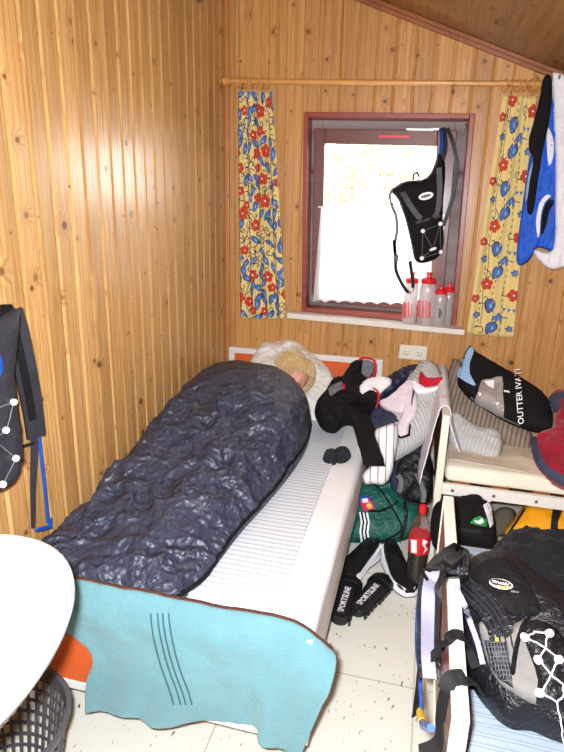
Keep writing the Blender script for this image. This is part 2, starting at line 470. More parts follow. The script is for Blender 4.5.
M_LEFT = pine('pine_left', 1, .0889, -.355, (218, 176, 116), (166, 112, 56), (66, 30, 14), rough=.40, kden=1.0, coat=.24)
M_BACK = pine('pine_back', 0, .0950, .901, (214, 166, 102), (164, 108, 52), (64, 28, 14), rough=.42, kden=.95, coat=.2)
M_SIDE = pine('pine_side', 1, .0950, 0.0, (205, 148, 88), (184, 120, 64), (88, 44, 24), rough=.45)
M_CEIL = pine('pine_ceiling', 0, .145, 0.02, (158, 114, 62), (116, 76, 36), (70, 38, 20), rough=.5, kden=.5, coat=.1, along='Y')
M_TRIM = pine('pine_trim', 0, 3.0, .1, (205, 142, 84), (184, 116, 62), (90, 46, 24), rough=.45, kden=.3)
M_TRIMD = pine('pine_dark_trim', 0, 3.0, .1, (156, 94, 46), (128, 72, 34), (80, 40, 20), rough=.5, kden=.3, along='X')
M_ROD = pine('rod_wood', 2, .4, .1, (218, 166, 96), (200, 140, 74), (170, 110, 56), rough=.35, along='X')
M_REDWOOD = pine('window_redwood', 2, 3, .2, (150, 66, 50), (122, 46, 36), (70, 26, 22), rough=.4, kden=.2)
M_SASH = pine('sash_brown', 2, 3, .2, (112, 58, 50), (90, 42, 38), (60, 26, 24), rough=.45, kden=.2)
M_GREYWOOD = pine('weathered_wood', 2, 3, .3, (150, 138, 138), (104, 84, 84), (70, 50, 50), rough=.7, kden=.3, coat=0)
M_WHITE = plain('white_lacquer', (232, 230, 224), .35)
M_CREAMW = plain('cream_paint', (226, 226, 210), .45)
M_ORANGE = plain('orange_laminate', (220, 100, 48), .4)
M_BROWNPAN = plain('brown_laminate', (150, 84, 62), .35, noise_=.18)
M_SILL = plain('sill_white', (226, 222, 214), .5, noise_=.1)
M_METAL = plain('dull_metal', (150, 150, 148), .35, metal=.9)
M_BLACKP = plain('black_plastic', (16, 16, 18), .4)
M_REDP = plain('red_plastic', (225, 28, 40), .35)
M_BLUEP = plain('blue_tube', (22, 78, 170), .3)
M_YEL = plain('yellow_plastic', (240, 200, 40), .4)
M_CERAMIC = plain('white_ceramic', (246, 246, 246), .12, coat=.5, noise_=.01)
M_OUTLET = plain('outlet_plastic', (232, 228, 214), .35)
M_REFL = plain('reflective_white', (252, 252, 255), .4, noise_=0)
M_WSHEET = cloth('white_sheet', (242, 243, 244), .9, .03, 30, .35)
M_PILLOWC = cloth('white_pillowcase', (234, 231, 226), .9, .04, 24, .2, crease=.3)
M_BEIGE = cloth('beige_sheet', (214, 200, 178), .9, .06, 30, .35)
M_CREAM = cloth('cream_mattress', (238, 232, 216), .9, .05, 40, .3)
M_BLK = cloth('black_cloth', (17, 15, 17), .8, .25, 40, .4, crease=.5, spec=.25)
M_FLEECE = cloth('black_fleece', (15, 15, 19), .9, .35, 26, .9, sheen=.05, crease=.8)
M_NYLON = cloth('black_nylon', (20, 20, 25), .42, .25, 50, .5, spec=.5, crease=.6)
M_NYLON2 = cloth('charcoal_nylon', (44, 44, 52), .5, .2, 50, .4, spec=.45, crease=.2)
M_STRAP = cloth('strap_webbing', (24, 24, 26), .7, .15, 200, .3)
M_GREYST = cloth('grey_webbing', (112, 112, 116), .7, .12, 200, .3)
M_LAV = cloth('pale_grey_padding', (160, 160, 186), .85, .06, 120, .3)
M_GREYP = cloth('grey_panel', (132, 128, 124), .75, .1, 60, .3)
def crinkle(name, rgb):
    """taut-and-crumpled nylon: flat facets between sharp folds"""
    t = NT(name); o = t.obj(); c = lin(rgb)
    w1 = t.n('ShaderNodeVectorMath', {0: o, 1: t.n('ShaderNodeVectorMath', {0: t.n('ShaderNodeTexNoise', {'Vector': o, 'Scale': 5, 'Detail': 3}).outputs[1], 1: (.16, .16, .16)}, operation='MULTIPLY').outputs[0]}, operation='ADD').outputs[0]
    va = t.n('ShaderNodeTexVoronoi', {'Vector': t.mapv(w1, (1, .55, 1), (0, 0, .6)), 'Scale': 11.0}).outputs['Distance']
    vb = t.n('ShaderNodeTexVoronoi', {'Vector': t.mapv(w1, (.55, 1, 1), (.3, 0, .9)), 'Scale': 24.0}).outputs['Distance']
    vc = t.n('ShaderNodeTexVoronoi', {'Vector': t.mapv(w1, (1, .5, 1), (.3, 0, -.4)), 'Scale': 48.0}).outputs['Distance']
    h = t.math('ADD', va, t.math('MULTIPLY_ADD', vc, .2, t.math('MULTIPLY', vb, .45)))
    amt = t.ramp(t.n('ShaderNodeSeparateXYZ', {0: o}).outputs[1], (0, (1, 1, 1)), (1, (1, 1, 1)))
    nrm = t.bump(h, .8, .035)
    nrm = t.bump(t.noise(o, 1500, 2), .1, .001, nrm)
    col = t.mix(t.noise(o, 7, 3), tuple(x*.85 for x in c[:3])+(1,), tuple(x*1.15 for x in c[:3])+(1,))
    return t.out(col, .47, nrm, Specular_IOR_Level=.75)
M_BAG = crinkle('sleeping_bag_shell', (50, 56, 77))
M_BAGIN = cloth('sleeping_bag_lining', (86, 92, 106), .5, .12, 40, .3, crease=.3)
M_TOWEL = cloth('turquoise_terry', (108, 156, 166), .97, .07, 160, .9, sheen=.3)
M_TOWELST = cloth('turquoise_dark_stripe', (62, 104, 112), .97, .05, 160, .6)
M_HEM = cloth('brown_hem', (92, 60, 50), .9, .1)
M_LACE = cloth('white_lace', (240, 238, 236), .9, .03, 90, .3)
M_GREEN = cloth('green_nylon', (20, 92, 80), .45, .15, 50, .4, spec=.5, crease=.7)
M_NAVY = cloth('navy_cloth', (26, 30, 58), .45, .25, 50, .4, spec=.5, crease=.3)
M_SLATE = cloth('slate_cloth', (52, 58, 78), .8, .15)
M_PINKW = cloth('pale_pink_cloth', (226, 214, 222), .85, .05, 40, .35)
M_WCLOTH = cloth('white_cloth', (240, 240, 246), .85, .05, 40, .35)
M_LILACW = cloth('lilac_white_towel', (234, 234, 244), .9, .05, 60, .4)
M_RED = cloth('red_cloth', (190, 26, 46), .8, .15)
M_REDFL = cloth('red_fleece', (150, 18, 44), .9, .25, 26, .8, sheen=.3, crease=.5)
M_NAVYTR = cloth('slate_trim', (62, 66, 88), .7, .1)
M_BLUEJ = cloth('blue_jersey', (34, 96, 216), .6, .12, 40, .35, spec=.4, crease=.4)
M_LBLUE = cloth('pale_blue_cloth', (150, 186, 226), .7, .08)
M_YELBAG = cloth('amber_canvas', (232, 160, 20), .7, .1, 60, .4)
M_SOLE = plain('black_rubber', (26, 26, 28), .5)
M_SHOE = cloth('black_shoe_leather', (22, 22, 24), .55, .2, 60, .4)
M_SOCK = cloth('dark_sock', (40, 42, 50), .95, .5, 40, .8)
M_SKIN = None
def skin():
    t = NT('skin'); o = t.obj()
    return t.out(t.mix(t.noise(o, 12, 2), lin((222, 150, 130)), lin((236, 176, 152))), .55, None, Subsurface_Weight=.1, Subsurface_Radius=(.02, .008, .004))
M_SKIN = skin()
def hairm():
    t = NT('blond_hair'); o = t.obj()
    n = t.noise(o, 60, 3)
    return t.out(t.mix(n, lin((232, 208, 160)), lin((184, 146, 94))), .5, None)
M_HAIR = hairm()
M_PADST = striped('pad_blue_stripes', (226, 229, 234), (198, 207, 218), 1, .026, .22, second=((180, 192, 208), 1, .06, .5), crease=.1)
M_PADST2 = striped('pad_blue_stripes_crosswise', (166, 178, 194), (134, 152, 178), 1, .026, .2, second=((206, 216, 230), 1, .07, .6), crease=.15)
M_GREYPIL = striped('grey_striped_ticking', (188, 188, 186), (158, 160, 160), 1, .034, .25, rot=(0, 0, .9), second=((222, 222, 218), 1, .1, .7), crease=.15)
M_GREYPIL2 = striped('pale_grey_striped_ticking', (190, 190, 188), (160, 162, 164), 0, .034, .2, rot=(0, 0, .4), second=((222, 222, 218), 1, .1, .7), crease=.2)
M_TAUPE = striped('taupe_striped_ticking', (150, 134, 120), (112, 98, 88), 0, .021, .22, rot=(0, 0, .25), crease=.2)
M_TRACK = striped('white_track_cloth', (228, 228, 230), (60, 62, 80), 0, .034, .05, soft=.3, rot=(0, .1, 0), crease=.2)

def floor_mat():
    t = NT('beige_linoleum'); o = t.obj(); sp = t.n('ShaderNodeSeparateXYZ', {0: o})
    col = t.mix(t.noise(o, 6, 4), lin((226, 224, 211)), lin((241, 240, 230)))
    fl = t.n('ShaderNodeTexNoise', {'Vector': t.mapv(o, (95, 30, 1), (0, 0, .25)), 'Scale': 1.0, 'Detail': 2, 'Distortion': .3}).outputs[0]
    big = t.noise(o, 9, 2)
    fm = t.ramp(t.math('MULTIPLY_ADD', big, .22, fl), (.80, (0, 0, 0)), (.83, (1, 1, 1)))
    col = t.mix(fm, col, lin((84, 78, 66)))
    for ax, ph in ((0, .31), (1, .0)):
        d = t.math('ABSOLUTE', t.math('SUBTRACT', t.math('FRACT', t.math('DIVIDE', t.math('ADD', sp.outputs[ax], 12.4+ph), .62)), .5))
        jm = t.ramp(d, (.0022, (1, 1, 1)), (.005, (0, 0, 0)))
        col = t.mix(t.math('MULTIPLY', jm, .6), col, lin((130, 118, 98)))
    return t.out(col, .35, t.bump(t.noise(o, 30, 2), .05, .003), Specular_IOR_Level=.4)
M_FLOOR = floor_mat()
# ------------------------------------------------------------------ room shell
RX1 = 3.5; RY0 = -4.3
def ceil_z(x): return 2.595-.3843*(x-.778)
def board_wall(name, mat, axis, s0, s1, phase, pitch, z1, sgn, hole=None, clip=None):
    """tongue-and-groove wall: boards with a wide chamfer on each edge; sgn = the way the room lies"""
    prof = []; k0 = math.floor((s0-phase)/pitch)-1; c, g, d = .009, .0015, .005
    k = k0
    while phase+k*pitch < s1+pitch:
        b = phase+k*pitch
        prof += [(b-c-g/2, 0), (b-g/2, -d), (b+g/2, -d), (b+c+g/2, 0)]; k += 1
    prof = [(max(s0, min(s1, a)), e) for a, e in prof]
    q = [prof[0]]
    for a in prof[1:]:
        if a[0] > q[-1][0]+1e-6: q.append(a)
    bm = bmesh.new(); cols = []
    for s, e in q:
        pts = []
        for z in (-.02, z1):
            p = (sgn*e, s, z) if axis == 0 else (s, sgn*e, z)
            pts.append(bm.verts.new(p))
        for z in (-.02, z1):
            p = (-sgn*.09, s, z) if axis == 0 else (s, -sgn*.09, z)
            pts.append(bm.verts.new(p))
        cols.append(pts)
    for a, b in zip(cols, cols[1:]):
        bm.faces.new((a[0], b[0], b[1], a[1])); bm.faces.new((a[2], a[3], b[3], b[2]))
    if clip:
        for co, no in clip:
            bmesh.ops.bisect_plane(bm, geom=bm.verts[:]+bm.edges[:]+bm.faces[:], plane_co=co, plane_no=no, clear_outer=True)
    if hole:
        for co, no in hole: bmesh.ops.bisect_plane(bm, geom=bm.verts[:]+bm.edges[:]+bm.faces[:], plane_co=co, plane_no=no)
        dead = [f for f in bm.faces if all((f.calc_center_median()-co).dot(no) < 0 for co, no in hole)]
        bmesh.ops.delete(bm, geom=dead, context='FACES')
    me = bpy.data.meshes.new(name); bm.to_mesh(me); bm.free(); me.materials.append(mat)
    o = bpy.data.objects.new(name, me); COL.objects.link(o); return struct(o)

# window: a slightly crooked opening in the back wall
WA = math.radians(1.15); WC = V((.887, 0, 1.552)); WW, WH = .868, 1.062
wu = V((math.cos(WA), 0, -math.sin(WA))); wv = V((math.sin(WA)*-1*-1, 0, math.cos(WA)))
wu = V((math.cos(WA), 0, -math.sin(WA))); wv = V((math.sin(WA), 0, math.cos(WA)))
wv = V((-math.sin(math.radians(1.3)), 0, math.cos(math.radians(1.3))))
def wp(a, y, b): return WC+wu*a+wv*b+V((0, y, 0))
hx, hz = WW/2-.015, WH/2-.015
hole = [(wp(hx, 0, 0), wv.cross(V((0, 1, 0)))), (wp(-hx, 0, 0), -wv.cross(V((0, 1, 0)))),
        (wp(0, 0, hz), V((0, 1, 0)).cross(wu)*-1), (wp(0, 0, -hz), V((0, 1, 0)).cross(wu))]
hole = [(co, no if (co-WC).dot(no) > 0 else -no) for co, no in hole]
cl = [(V((.778, 0, 2.64)), V((.3843, 0, 1)))]
board_wall('wall_back', M_BACK, 1, -.02, RX1, .901, .0950, 3.1, 1*-1*-1 if False else -1, hole, cl)
board_wall('wall_left', M_LEFT, 0, RY0, .0, -.355, .0889, 2.93, 1)
mb = MB(); mb.box((RX1, RY0, -.02), (RX1+.08, 0.0, 1.6)); struct(mb.build('wall_right', M_SIDE, smooth=False))
board_wall('wall_front', M_BACK, 1, -.02, RX1, .901, .0950, 3.1, 1, None, cl).location.y = RY0
mb = MB(); mb.box((-.1, RY0-.1, -.08), (RX1+.1, .1, 0.0)); struct(mb.build('floor', M_FLOOR, smooth=False))
mb = MB()
xa, xb = -.1, RX1+.1
mb.add([(xa, RY0-.1, ceil_z(xa)), (xb, RY0-.1, ceil_z(xb)), (xb, .1, ceil_z(xb)), (xa, .1, ceil_z(xa)),
        (xa, RY0-.1, ceil_z(xa)+.1), (xb, RY0-.1, ceil_z(xb)+.1), (xb, .1, ceil_z(xb)+.1), (xa, .1, ceil_z(xa)+.1)],
       [(0, 1, 2, 3), (4, 7, 6, 5), (0, 4, 5, 1), (1, 5, 6, 2), (2, 6, 7, 3), (3, 7, 4, 0)])
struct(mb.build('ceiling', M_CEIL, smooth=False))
# corner batten and the moulding where the ceiling meets the back wall
mb = MB(); mb.box((.001, -.022, 0), (.024, -.0005, 2.86)); struct(mb.build('trim_1', M_TRIM, smooth=False, bevel=.003))
mb = MB()
for a, b in ((.0, RX1),):
    d = V((b-a, 0, ceil_z(b)-ceil_z(a))).normalized(); dn = V((d.z, 0, -d.x))
    A = V((a, 0, ceil_z(a))); B = V((b, 0, ceil_z(b)))
    for w, t, o in ((.035, .020, 0), (.018, .036, 0)):
        vs = [A+V((0, -.0005, 0)), B+V((0, -.0005, 0)), B+V((0, -t, 0)), A+V((0, -t, 0))]
        vs += [q+dn*w for q in vs]
        mb.add(vs, [(0, 1, 2, 3), (7, 6, 5, 4), (0, 4, 5, 1), (1, 5, 6, 2), (2, 6, 7, 3), (3, 7, 4, 0)])
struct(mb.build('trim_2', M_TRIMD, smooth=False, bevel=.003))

def wbox(mb, a0, a1, y0, y1, b0, b1, mi=0):
    mb.add([wp(a0, y0, b0), wp(a1, y0, b0), wp(a1, y1, b0), wp(a0, y1, b0), wp(a0, y0, b1), wp(a1, y0, b1), wp(a1, y1, b1), wp(a0, y1, b1)],
           [(0, 3, 2, 1), (4, 5, 6, 7), (0, 1, 5, 4), (1, 2, 6, 5), (2, 3, 7, 6), (3, 0, 4, 7)], mi)
def wframe(mb, A, B, w, y0, y1, mi=0, top=True, bot=True):
    wbox(mb, -A, -A+w, y0, y1, -B, B, mi); wbox(mb, A-w, A, y0, y1, -B, B, mi)
    if top: wbox(mb, -A+w, A-w, y0, y1, B-w, B, mi)
    if bot: wbox(mb, -A+w, A-w, y0, y1, -B, -B+w, mi)
win = bpy.data.objects.new('window_1', None); COL.objects.link(win); win.location = WC; struct(win, 'crooked red-brown wooden window in the pine back wall')
A, B = WW/2, WH/2
mb = MB(); wframe(mb, A, B, .026, -.022, .012); mb.build('window_casing', M_REDWOOD, win, False, .003)
mb = MB(); wframe(mb, A-.012, B-.012, .014, .012, .10); mb.build('window_reveal', M_REDWOOD, win, False, .002)
mb = MB(); wframe(mb, A-.026, B-.026, .062, .075, .12); mb.build('window_frame', M_GREYWOOD, win, False, .003)
mb = MB()
sa0, sa1, sb0, sb1 = -A+.045, A-.078, -B+.05, B-.072
def sash(mb, y0, y1, wl, wr_, wt, wb):
    wbox(mb, sa0, sa0+wl, y0, y1, sb0, sb1); wbox(mb, sa1-wr_, sa1, y0, y1, sb0, sb1)
    wbox(mb, sa0+wl, sa1-wr_, y0, y1, sb1-wt, sb1); wbox(mb, sa0+wl, sa1-wr_, y0, y1, sb0, sb0+wb)
sash(mb, .045, .09, .06, .095, .075, .045); mb.build('window_sash', M_SASH, win, False, .004)
mb = MB(); wbox(mb, sa0+.055, sa1-.09, .064, .068, sb0+.04, sb1-.07)
def pane_mat():
    t = NT('window_glass'); o = t.obj()
    tr = t.n('ShaderNodeBsdfTransparent', {0: (.97, .985, .975, 1)}); gl = t.n('ShaderNodeBsdfGlossy', {'Color': (1, 1, 1, 1), 'Roughness': .02})
    fr = t.n('ShaderNodeFresnel', {'IOR': 1.45}); mx = t.n('ShaderNodeMixShader', {0: t.math('MULTIPLY', fr.outputs[0], .6), 1: tr.outputs[0], 2: gl.outputs[0]})
    t.set(t.t.nodes['Material Output'].inputs[0], mx.outputs[0]); return t.m
M_GLASS = pane_mat()
mb.build('window_pane', M_GLASS, win, False)
mb = MB(); wbox(mb, -.04, .12, .043, .047, sb1-.04, sb1-.028); mb.build('red_sticker', M_REDP, win, False)
mb = MB(); wbox(mb, .10, .24, .040, .046, sb1-.004, sb1+.008); wbox(mb, .22, .31, .05, .056, sb1+.0, sb1+.012); mb.build('stay_arm', M_METAL, win, False, .001)
mb = MB(); wbox(mb, sa0-.006, sa0+.055, .030, .045, sb0+.0, sb0+.03); wbox(mb, sa0+.0, sa0+.02, .022, .03, sb0+.0, sb0+.045)
mb.build('corner_hinge', M_METAL, win, False, .002)
mb = MB(); wbox(mb, sa1-.05, sa1-.02, .03, .045, -.03, .05); wbox(mb, sa1-.045, sa1-.025, -.0, .03, .0, .02); wbox(mb, sa1-.045, sa1-.025, -.008, .008, -.09, .02)
mb.build('window_handle', M_OUTLET, win, False, .003)
mb = MB()
sl = onp(287, 313, PY(-.1)); sr = onp(465, 330, PY(-.1))
sz = WC.z-B+.004
mb.add([(sl.x, -.1, sl.z-.03), (sr.x, -.1, sr.z-.03), (1.36, .04, sr.z-.03), (.40, .04, sl.z-.03),
        (sl.x, -.1, sl.z), (sr.x, -.1, sr.z), (1.36, .04, sr.z+.002), (.40, .04, sl.z+.002)],
       [(0, 3, 2, 1), (4, 5, 6, 7), (0, 1, 5, 4), (1, 2, 6, 5), (2, 3, 7, 6), (3, 0, 4, 7)])
sill = mb.build('window_sill', M_SILL, None, False, .003); struct(sill, 'white painted sill under the window')
def sill_z(x): return sl.z+(sr.z-sl.z)*(x-sl.x)/(sr.x-sl.x)+.001

# ------------------------------------------------------------------ outside: garden, trees
def leaf_mat(name, a, b):
    t = NT(name); o = t.obj(); return t.out(t.mix(t.noise(o, 5, 3), lin(a), lin(b)), .7)
M_LEAF = leaf_mat('leaves', (112, 122, 84), (156, 162, 128)); M_LAWN = leaf_mat('lawn', (100, 112, 80), (130, 136, 110)); M_BARK = leaf_mat('bark', (110, 90, 70), (80, 64, 50))
mb = MB(); mb.box((-12, 1.2, -.6), (14, 24, -.5)); struct(mb.build('ground', M_LAWN, smooth=False))
def tree(x, y, r, h, label, seed):
    t = thing('garden_tree', label, 'tree', (x, y, -.5), 'trees outside the window')
    b = MB(); tube(b, [(x, y, -.5), (x+.1, y, h*.4), (x, y, h*.7)], [.16, .12, .08]); b.build('trunk', M_BARK, t)
    rr = random.Random(seed); b = MB()
    for k in range(1500):
        d = V((rr.gauss(0, 1), rr.gauss(0, 1), rr.gauss(0, 1))).normalized(); q = r*(rr.random()**.33)
        c = V((x, y, h))+V((d.x*q, d.y*q, d.z*q*1.1)); a = V((rr.gauss(0, 1), rr.gauss(0, 1), rr.gauss(0, 1))).normalized(); e = a.orthogonal().normalized(); g = a.cross(e); s = .14
        b.add([c-e*s, c-g*s*.6+a*.02, c+e*s, c+g*s*.6+a*.02], [(0, 1, 2, 3)])
    b.build('foliage', M_LEAF, t, False)
tree(-.6, 8.5, 2.1, 2.0, 'sunlit green tree beyond the left half of the window', 3)
tree(4.2, 14, 2.4, 2.4, 'sunlit green tree beyond the right half of the window', 4)

# ------------------------------------------------------------------ curtain rod
RL = onp(231, 81, PY(-.085)); RR = onp(541, 84, PY(-.085))
rod = thing('curtain_rod', 'turned wooden curtain pole with wooden rings above the window', 'curtain rod', RL)
mb = MB(); tube(mb, [RL, RR], .0135, 14); mb.build('pole', M_ROD, rod)
def rodp(t): return RL+(RR-RL)*t
fin = [(.013, 0), (.02, .004), (.02, .01), (.012, .014), (.022, .024), (.026, .034), (.02, .046), (.010, .052), (.008, .056), (.012, .062), (.007, .069), (.001, .071)]
mb = MB(); lathe(mb, [(r, -h) for r, h in fin][::-1], RL, 16, 'X'); mb.build('finial', M_ROD, rod)
mb = MB(); lathe(mb, fin, RR, 16, 'X'); mb.build('finial', M_ROD, rod)
def ring(t, tilt):
    b = MB(); c = rodp(t)+V((0, 0, -.008)); P = []
    for k in range(20):
        a = 2*PI*k/20; P.append(c+V((math.cos(a)*tilt*.02, math.cos(a)*.024, math.sin(a)*.024)))
    tube(b, P, .0045, 6, closed=True); b.build('ring', M_ROD, rod)
for k in range(6): ring(.035+.019*k, rnd.uniform(-.6, .6))
for k in range(6): ring(.895+.019*k, rnd.uniform(-.6, .6))
for t in (.02, .985):
    b = MB(); c = rodp(t); b.box((c.x-.012, -.084, c.z-.02), (c.x+.012, -.0005, c.z-.004)); b.build('bracket', M_ROD, rod, False, .002)

# ------------------------------------------------------------------ floral curtains
M_CY = cloth('curtain_yellow', (228, 206, 138), .9, .05, 60, .2); M_CR = cloth('print_red', (196, 70, 48), .9, .1, 60, .2); M_CB = cloth('print_blue', (78, 114, 184), .9, .18, 60, .2)
M_CN = cloth('print_navy', (36, 44, 72), .9, .1, 60, .2); M_CW = cloth('print_white', (240, 236, 224), .9, .02, 60, .2); M_CLB = cloth('print_pale_blue', (142, 178, 222), .9, .05, 60, .2)
CM = [M_CY, M_CR, M_CB, M_CN, M_CW, M_CLB]
def curtain(name, label, TL, TR, BL, BR, npl, amp, seed, big, dens, W, H):
    rr = random.Random(seed); ph = rr.random()*6
    def Sf(u, v):
        e = .5+.5*v
        uu = u+.012*math.sin(5*v+2)*math.sin(PI*u)
        a = TL.lerp(TR, uu); b = BL.lerp(BR, uu); p = a.lerp(b, v)
        y = amp*(.75+.35*v)*math.sin(2*PI*npl*(u+.03*math.sin(3*v))+ph)+.3*amp*math.sin(2*PI*npl*2.3*u+1+2*v)
        z = .004*math.sin(2*PI*npl*u+1)*(1 if v > .97 else 0)
        return p+V((0, y, z))
    def Nf(u, v):
        a = Sf(u+.004, v)-Sf(u-.004, v); b = Sf(u, v+.002)-Sf(u, v-.002); n = a.cross(b).normalized()
        return n if n.y < 0 else -n
    mb = MB(); nu, nv = 70, 60; vs = []; fs = []
    for k in (0, 1):
        for i in range(nv+1):
            for j in range(nu+1):
                u, v = j/nu, i/nv; vs.append(Sf(u, v)-(Nf(u, v)*.0025 if k else V((0, 0, 0))))
    w = nu+1; K = w*(nv+1)
    for i in range(nv):
        for j in range(nu):
            a, b, c, d = i*w+j, i*w+j+1, (i+1)*w+j+1, (i+1)*w+j
            fs += [(a, b, c, d), (K+d, K+c, K+b, K+a)]
    for j in range(nu): fs.append((j, K+j, K+j+1, j+1)); a = nv*w+j; fs.append((a, a+1, K+a+1, K+a))
    for i in range(nv): a = i*w; fs.append((a, a+w, K+a+w, K+a)); a += nu; fs.append((a, K+a, K+a+w, a+w))
    mb.add(vs, fs, 0)
    def at(s, t, lift):
        u = max(.002, min(.998, s/W)); v = max(.002, min(.998, t/H)); return Sf(u, v)+Nf(u, v)*lift
    def poly(pts, c, mi, lift):
        P = [at(p[0], p[1], lift) for p in pts]; C = at(c[0], c[1], lift)
        M = [at((p[0]+c[0])/2, (p[1]+c[1])/2, lift) for p in pts]; n = len(P)
        if max(p[0] for p in pts) < 0 or min(p[0] for p in pts) > W: return
        mb.add([C]+M+P, [(0, 1+i, 1+(i+1) % n) for i in range(n)]+[(1+i, 1+n+i, 1+n+(i+1) % n, 1+(i+1) % n) for i in range(n)], mi)
    def circ(s, t, r, mi, lift, n=10): poly([(s+r*math.cos(2*PI*k/n), t+r*math.sin(2*PI*k/n)) for k in range(n)], (s, t), mi, lift)
    def flower(s, t, r, rot):
        for k in range(5):
            a = rot+2*PI*k/5; circ(s+.62*r*math.cos(a), t+.62*r*math.sin(a), r*.46, 1, .0012+k*.0001)
        circ(s, t, r*.62, 1, .0019); circ(s, t, r*.24, 3, .0021); circ(s, t, r*.18, 4, .0024)
    def leaf(s, t, L, wd, rot):
        def sh(f, ox=0):
            P = []
            for k in range(14):
                a = 2*PI*k/14; x = math.cos(a)*L/2*f; y = math.sin(a)*wd/2*f*(1-.35*math.cos(a))*abs(math.sin(a))**.3
                P.append((s+ox*math.cos(rot)+x*math.cos(rot)-y*math.sin(rot), t+ox*math.sin(rot)+x*math.sin(rot)+y*math.cos(rot)))
            return P
        poly(sh(1), (s, t), 3, .0011); poly(sh(.86), (s, t), 2, .0016)
        P = [(s+(p[0]-s)*.32+wd*.1*math.sin(rot), t+(p[1]-t)*.5) for p in sh(.7)]; poly(P, (sum(p[0] for p in P)/14, sum(p[1] for p in P)/14), 5, .0020)
    def stroke(pts, wd, mi=3, lift=.0009):
        vs = []; n = len(pts)
        for i in range(n):
            a = pts[max(0, i-1)]; b = pts[min(n-1, i+1)]; dx, dy = b[0]-a[0], b[1]-a[1]; l = math.hypot(dx, dy) or 1
            vs += [at(pts[i][0]-dy/l*wd/2, pts[i][1]+dx/l*wd/2, lift), at(pts[i][0]+dy/l*wd/2, pts[i][1]-dx/l*wd/2, lift)]
        ok = [0 < p[0] < W for p in pts]
        mb.add(vs, [(2*i, 2*i+1, 2*i+3, 2*i+2) for i in range(n-1) if ok[i] and ok[i+1]], mi)
    def curl(s, t, r, rot, sg):
        pts = []
        for k in range(22):
            a = k/21*4.2*sg; q = r*(1-.78*k/21); pts.append((s+q*math.cos(rot+a), t+q*math.sin(rot+a)))
        x0 = pts[0]; tail = [(x0[0]+r*1.4*math.cos(rot-sg*1.5)*(1-k/4), x0[1]+r*1.4*math.sin(rot-sg*1.5)*(1-k/4)) for k in range(4)]
        stroke(tail+pts, .0045)
    placed = []
    def free(s, t, r):
        for a, b, c in placed:
            if (a-s)**2+(b-t)**2 < (r+c)**2: return False
        placed.append((s, t, r)); return True
    if not big:
        for k in range(4000):
            s, t = rr.uniform(-.005, W+.005), rr.uniform(.01, H-.01); q = rr.random()
            if q < .3:
                r = rr.uniform(.025, .036)
                if free(s, t, r*.86): flower(s, t, r, rr.random()*6)
            elif q < .72:
                if free(s, t, .0185): leaf(s, t, rr.uniform(.058, .074), rr.uniform(.026, .033), PI/2+rr.uniform(-1.0, 1.0))
            elif free(s, t, .0125): curl(s, t, rr.uniform(.014, .020), rr.random()*6, rr.choice((-1, 1)))
        for k in range(3):
            x = W*(.18+.33*k); stroke([(x+.018*math.sin(t_/H*26+k*2), t_) for t_ in [H*i/120 for i in range(2, 119)]], .003)
    else:
        per = .30; k = 0
        for i in range(-1, 5):
            t0 = i*per
            for (s, t, what) in ((.30, .02, 'f'), (.92, .07, 'f'), (.08, .10, 'f2'), (.42, .135, 'l'), (.62, .20, 't'), (.16, .19, 's'), (.50, .255, 'l2'), (.72, .06, 'c'), (.30, .10, 'c'), (.84, .16, 'b'), (.9, .255, 's'), (.28, .275, 'c')):
                ss, tt = s*W, t0+t
                if not (.01 < tt < H-.015): continue
                if what[0] == 'f': flower(ss, tt, .032 if what == 'f' else .022, k)
                elif what[0] == 'l': leaf(ss, tt, .082, .056, PI/2+(.5 if what == 'l2' else .1))
                elif what == 't':
                    leaf(ss, tt-.006, .056, .022, PI/2+.35); leaf(ss+.017, tt+.002, .046, .016, PI/2-.15); leaf(ss-.017, tt-.002, .046, .016, PI/2+.8)
                elif what == 's':
                    for a in range(3): leaf(ss, tt, .044, .015, a*PI/3+.2)
                elif what == 'c': curl(ss, tt, .023, 1.5+k, 1 if k % 2 else -1)
                elif what == 'b':
                    stroke([(ss-.035, tt-.02), (ss+.04, tt-.02)], .004); stroke([(ss-.035, tt+.03), (ss, tt+.036), (ss+.04, tt+.03)], .004)
                    for a in range(3): poly([(ss-.032+a*.025, tt-.017), (ss-.012+a*.025, tt-.017), (ss-.022+a*.025, tt+.004)], (ss-.022+a*.025, tt-.01), 2, .0013)
                k += 1
        for x in (.2, .48, .7):
            for i in range(int(H/.032)):
                t = .02+i*.032+x*.02
                if t < H-.03: stroke([(x*W+.006*math.sin(i*.8), t), (x*W+.006*math.sin(i*.8+.4), t+.015)], .0042)
        stroke([(W*(.26+.02*math.sin(i*.5)), .02+i*.02) for i in range(int((H-.04)/.02))], .003)
    o = mb.build(name, CM, None, True, auto=None); return tag(o, label, 'curtain', 'floral curtains on the wooden pole')
cp = PY(-.085)
curtain('floral_curtain', 'yellow curtain left of the window printed with small red flowers and blue leaves', onp(237.5, 91, cp), onp(272, 91, cp), onp(240.5, 318, cp), onp(286, 319, cp), 3.6, .013, 11, False, 1, .30, 1.2)
cp2 = PY(-.075)
curtain('floral_curtain', 'yellow curtain right of the window with widely spaced blue buds and dashes', onp(503, 95, cp2), onp(537, 96, cp2), onp(466, 334, cp2), onp(513, 338, cp2), 2.2, .010, 5, True, 1, .24, 1.2)

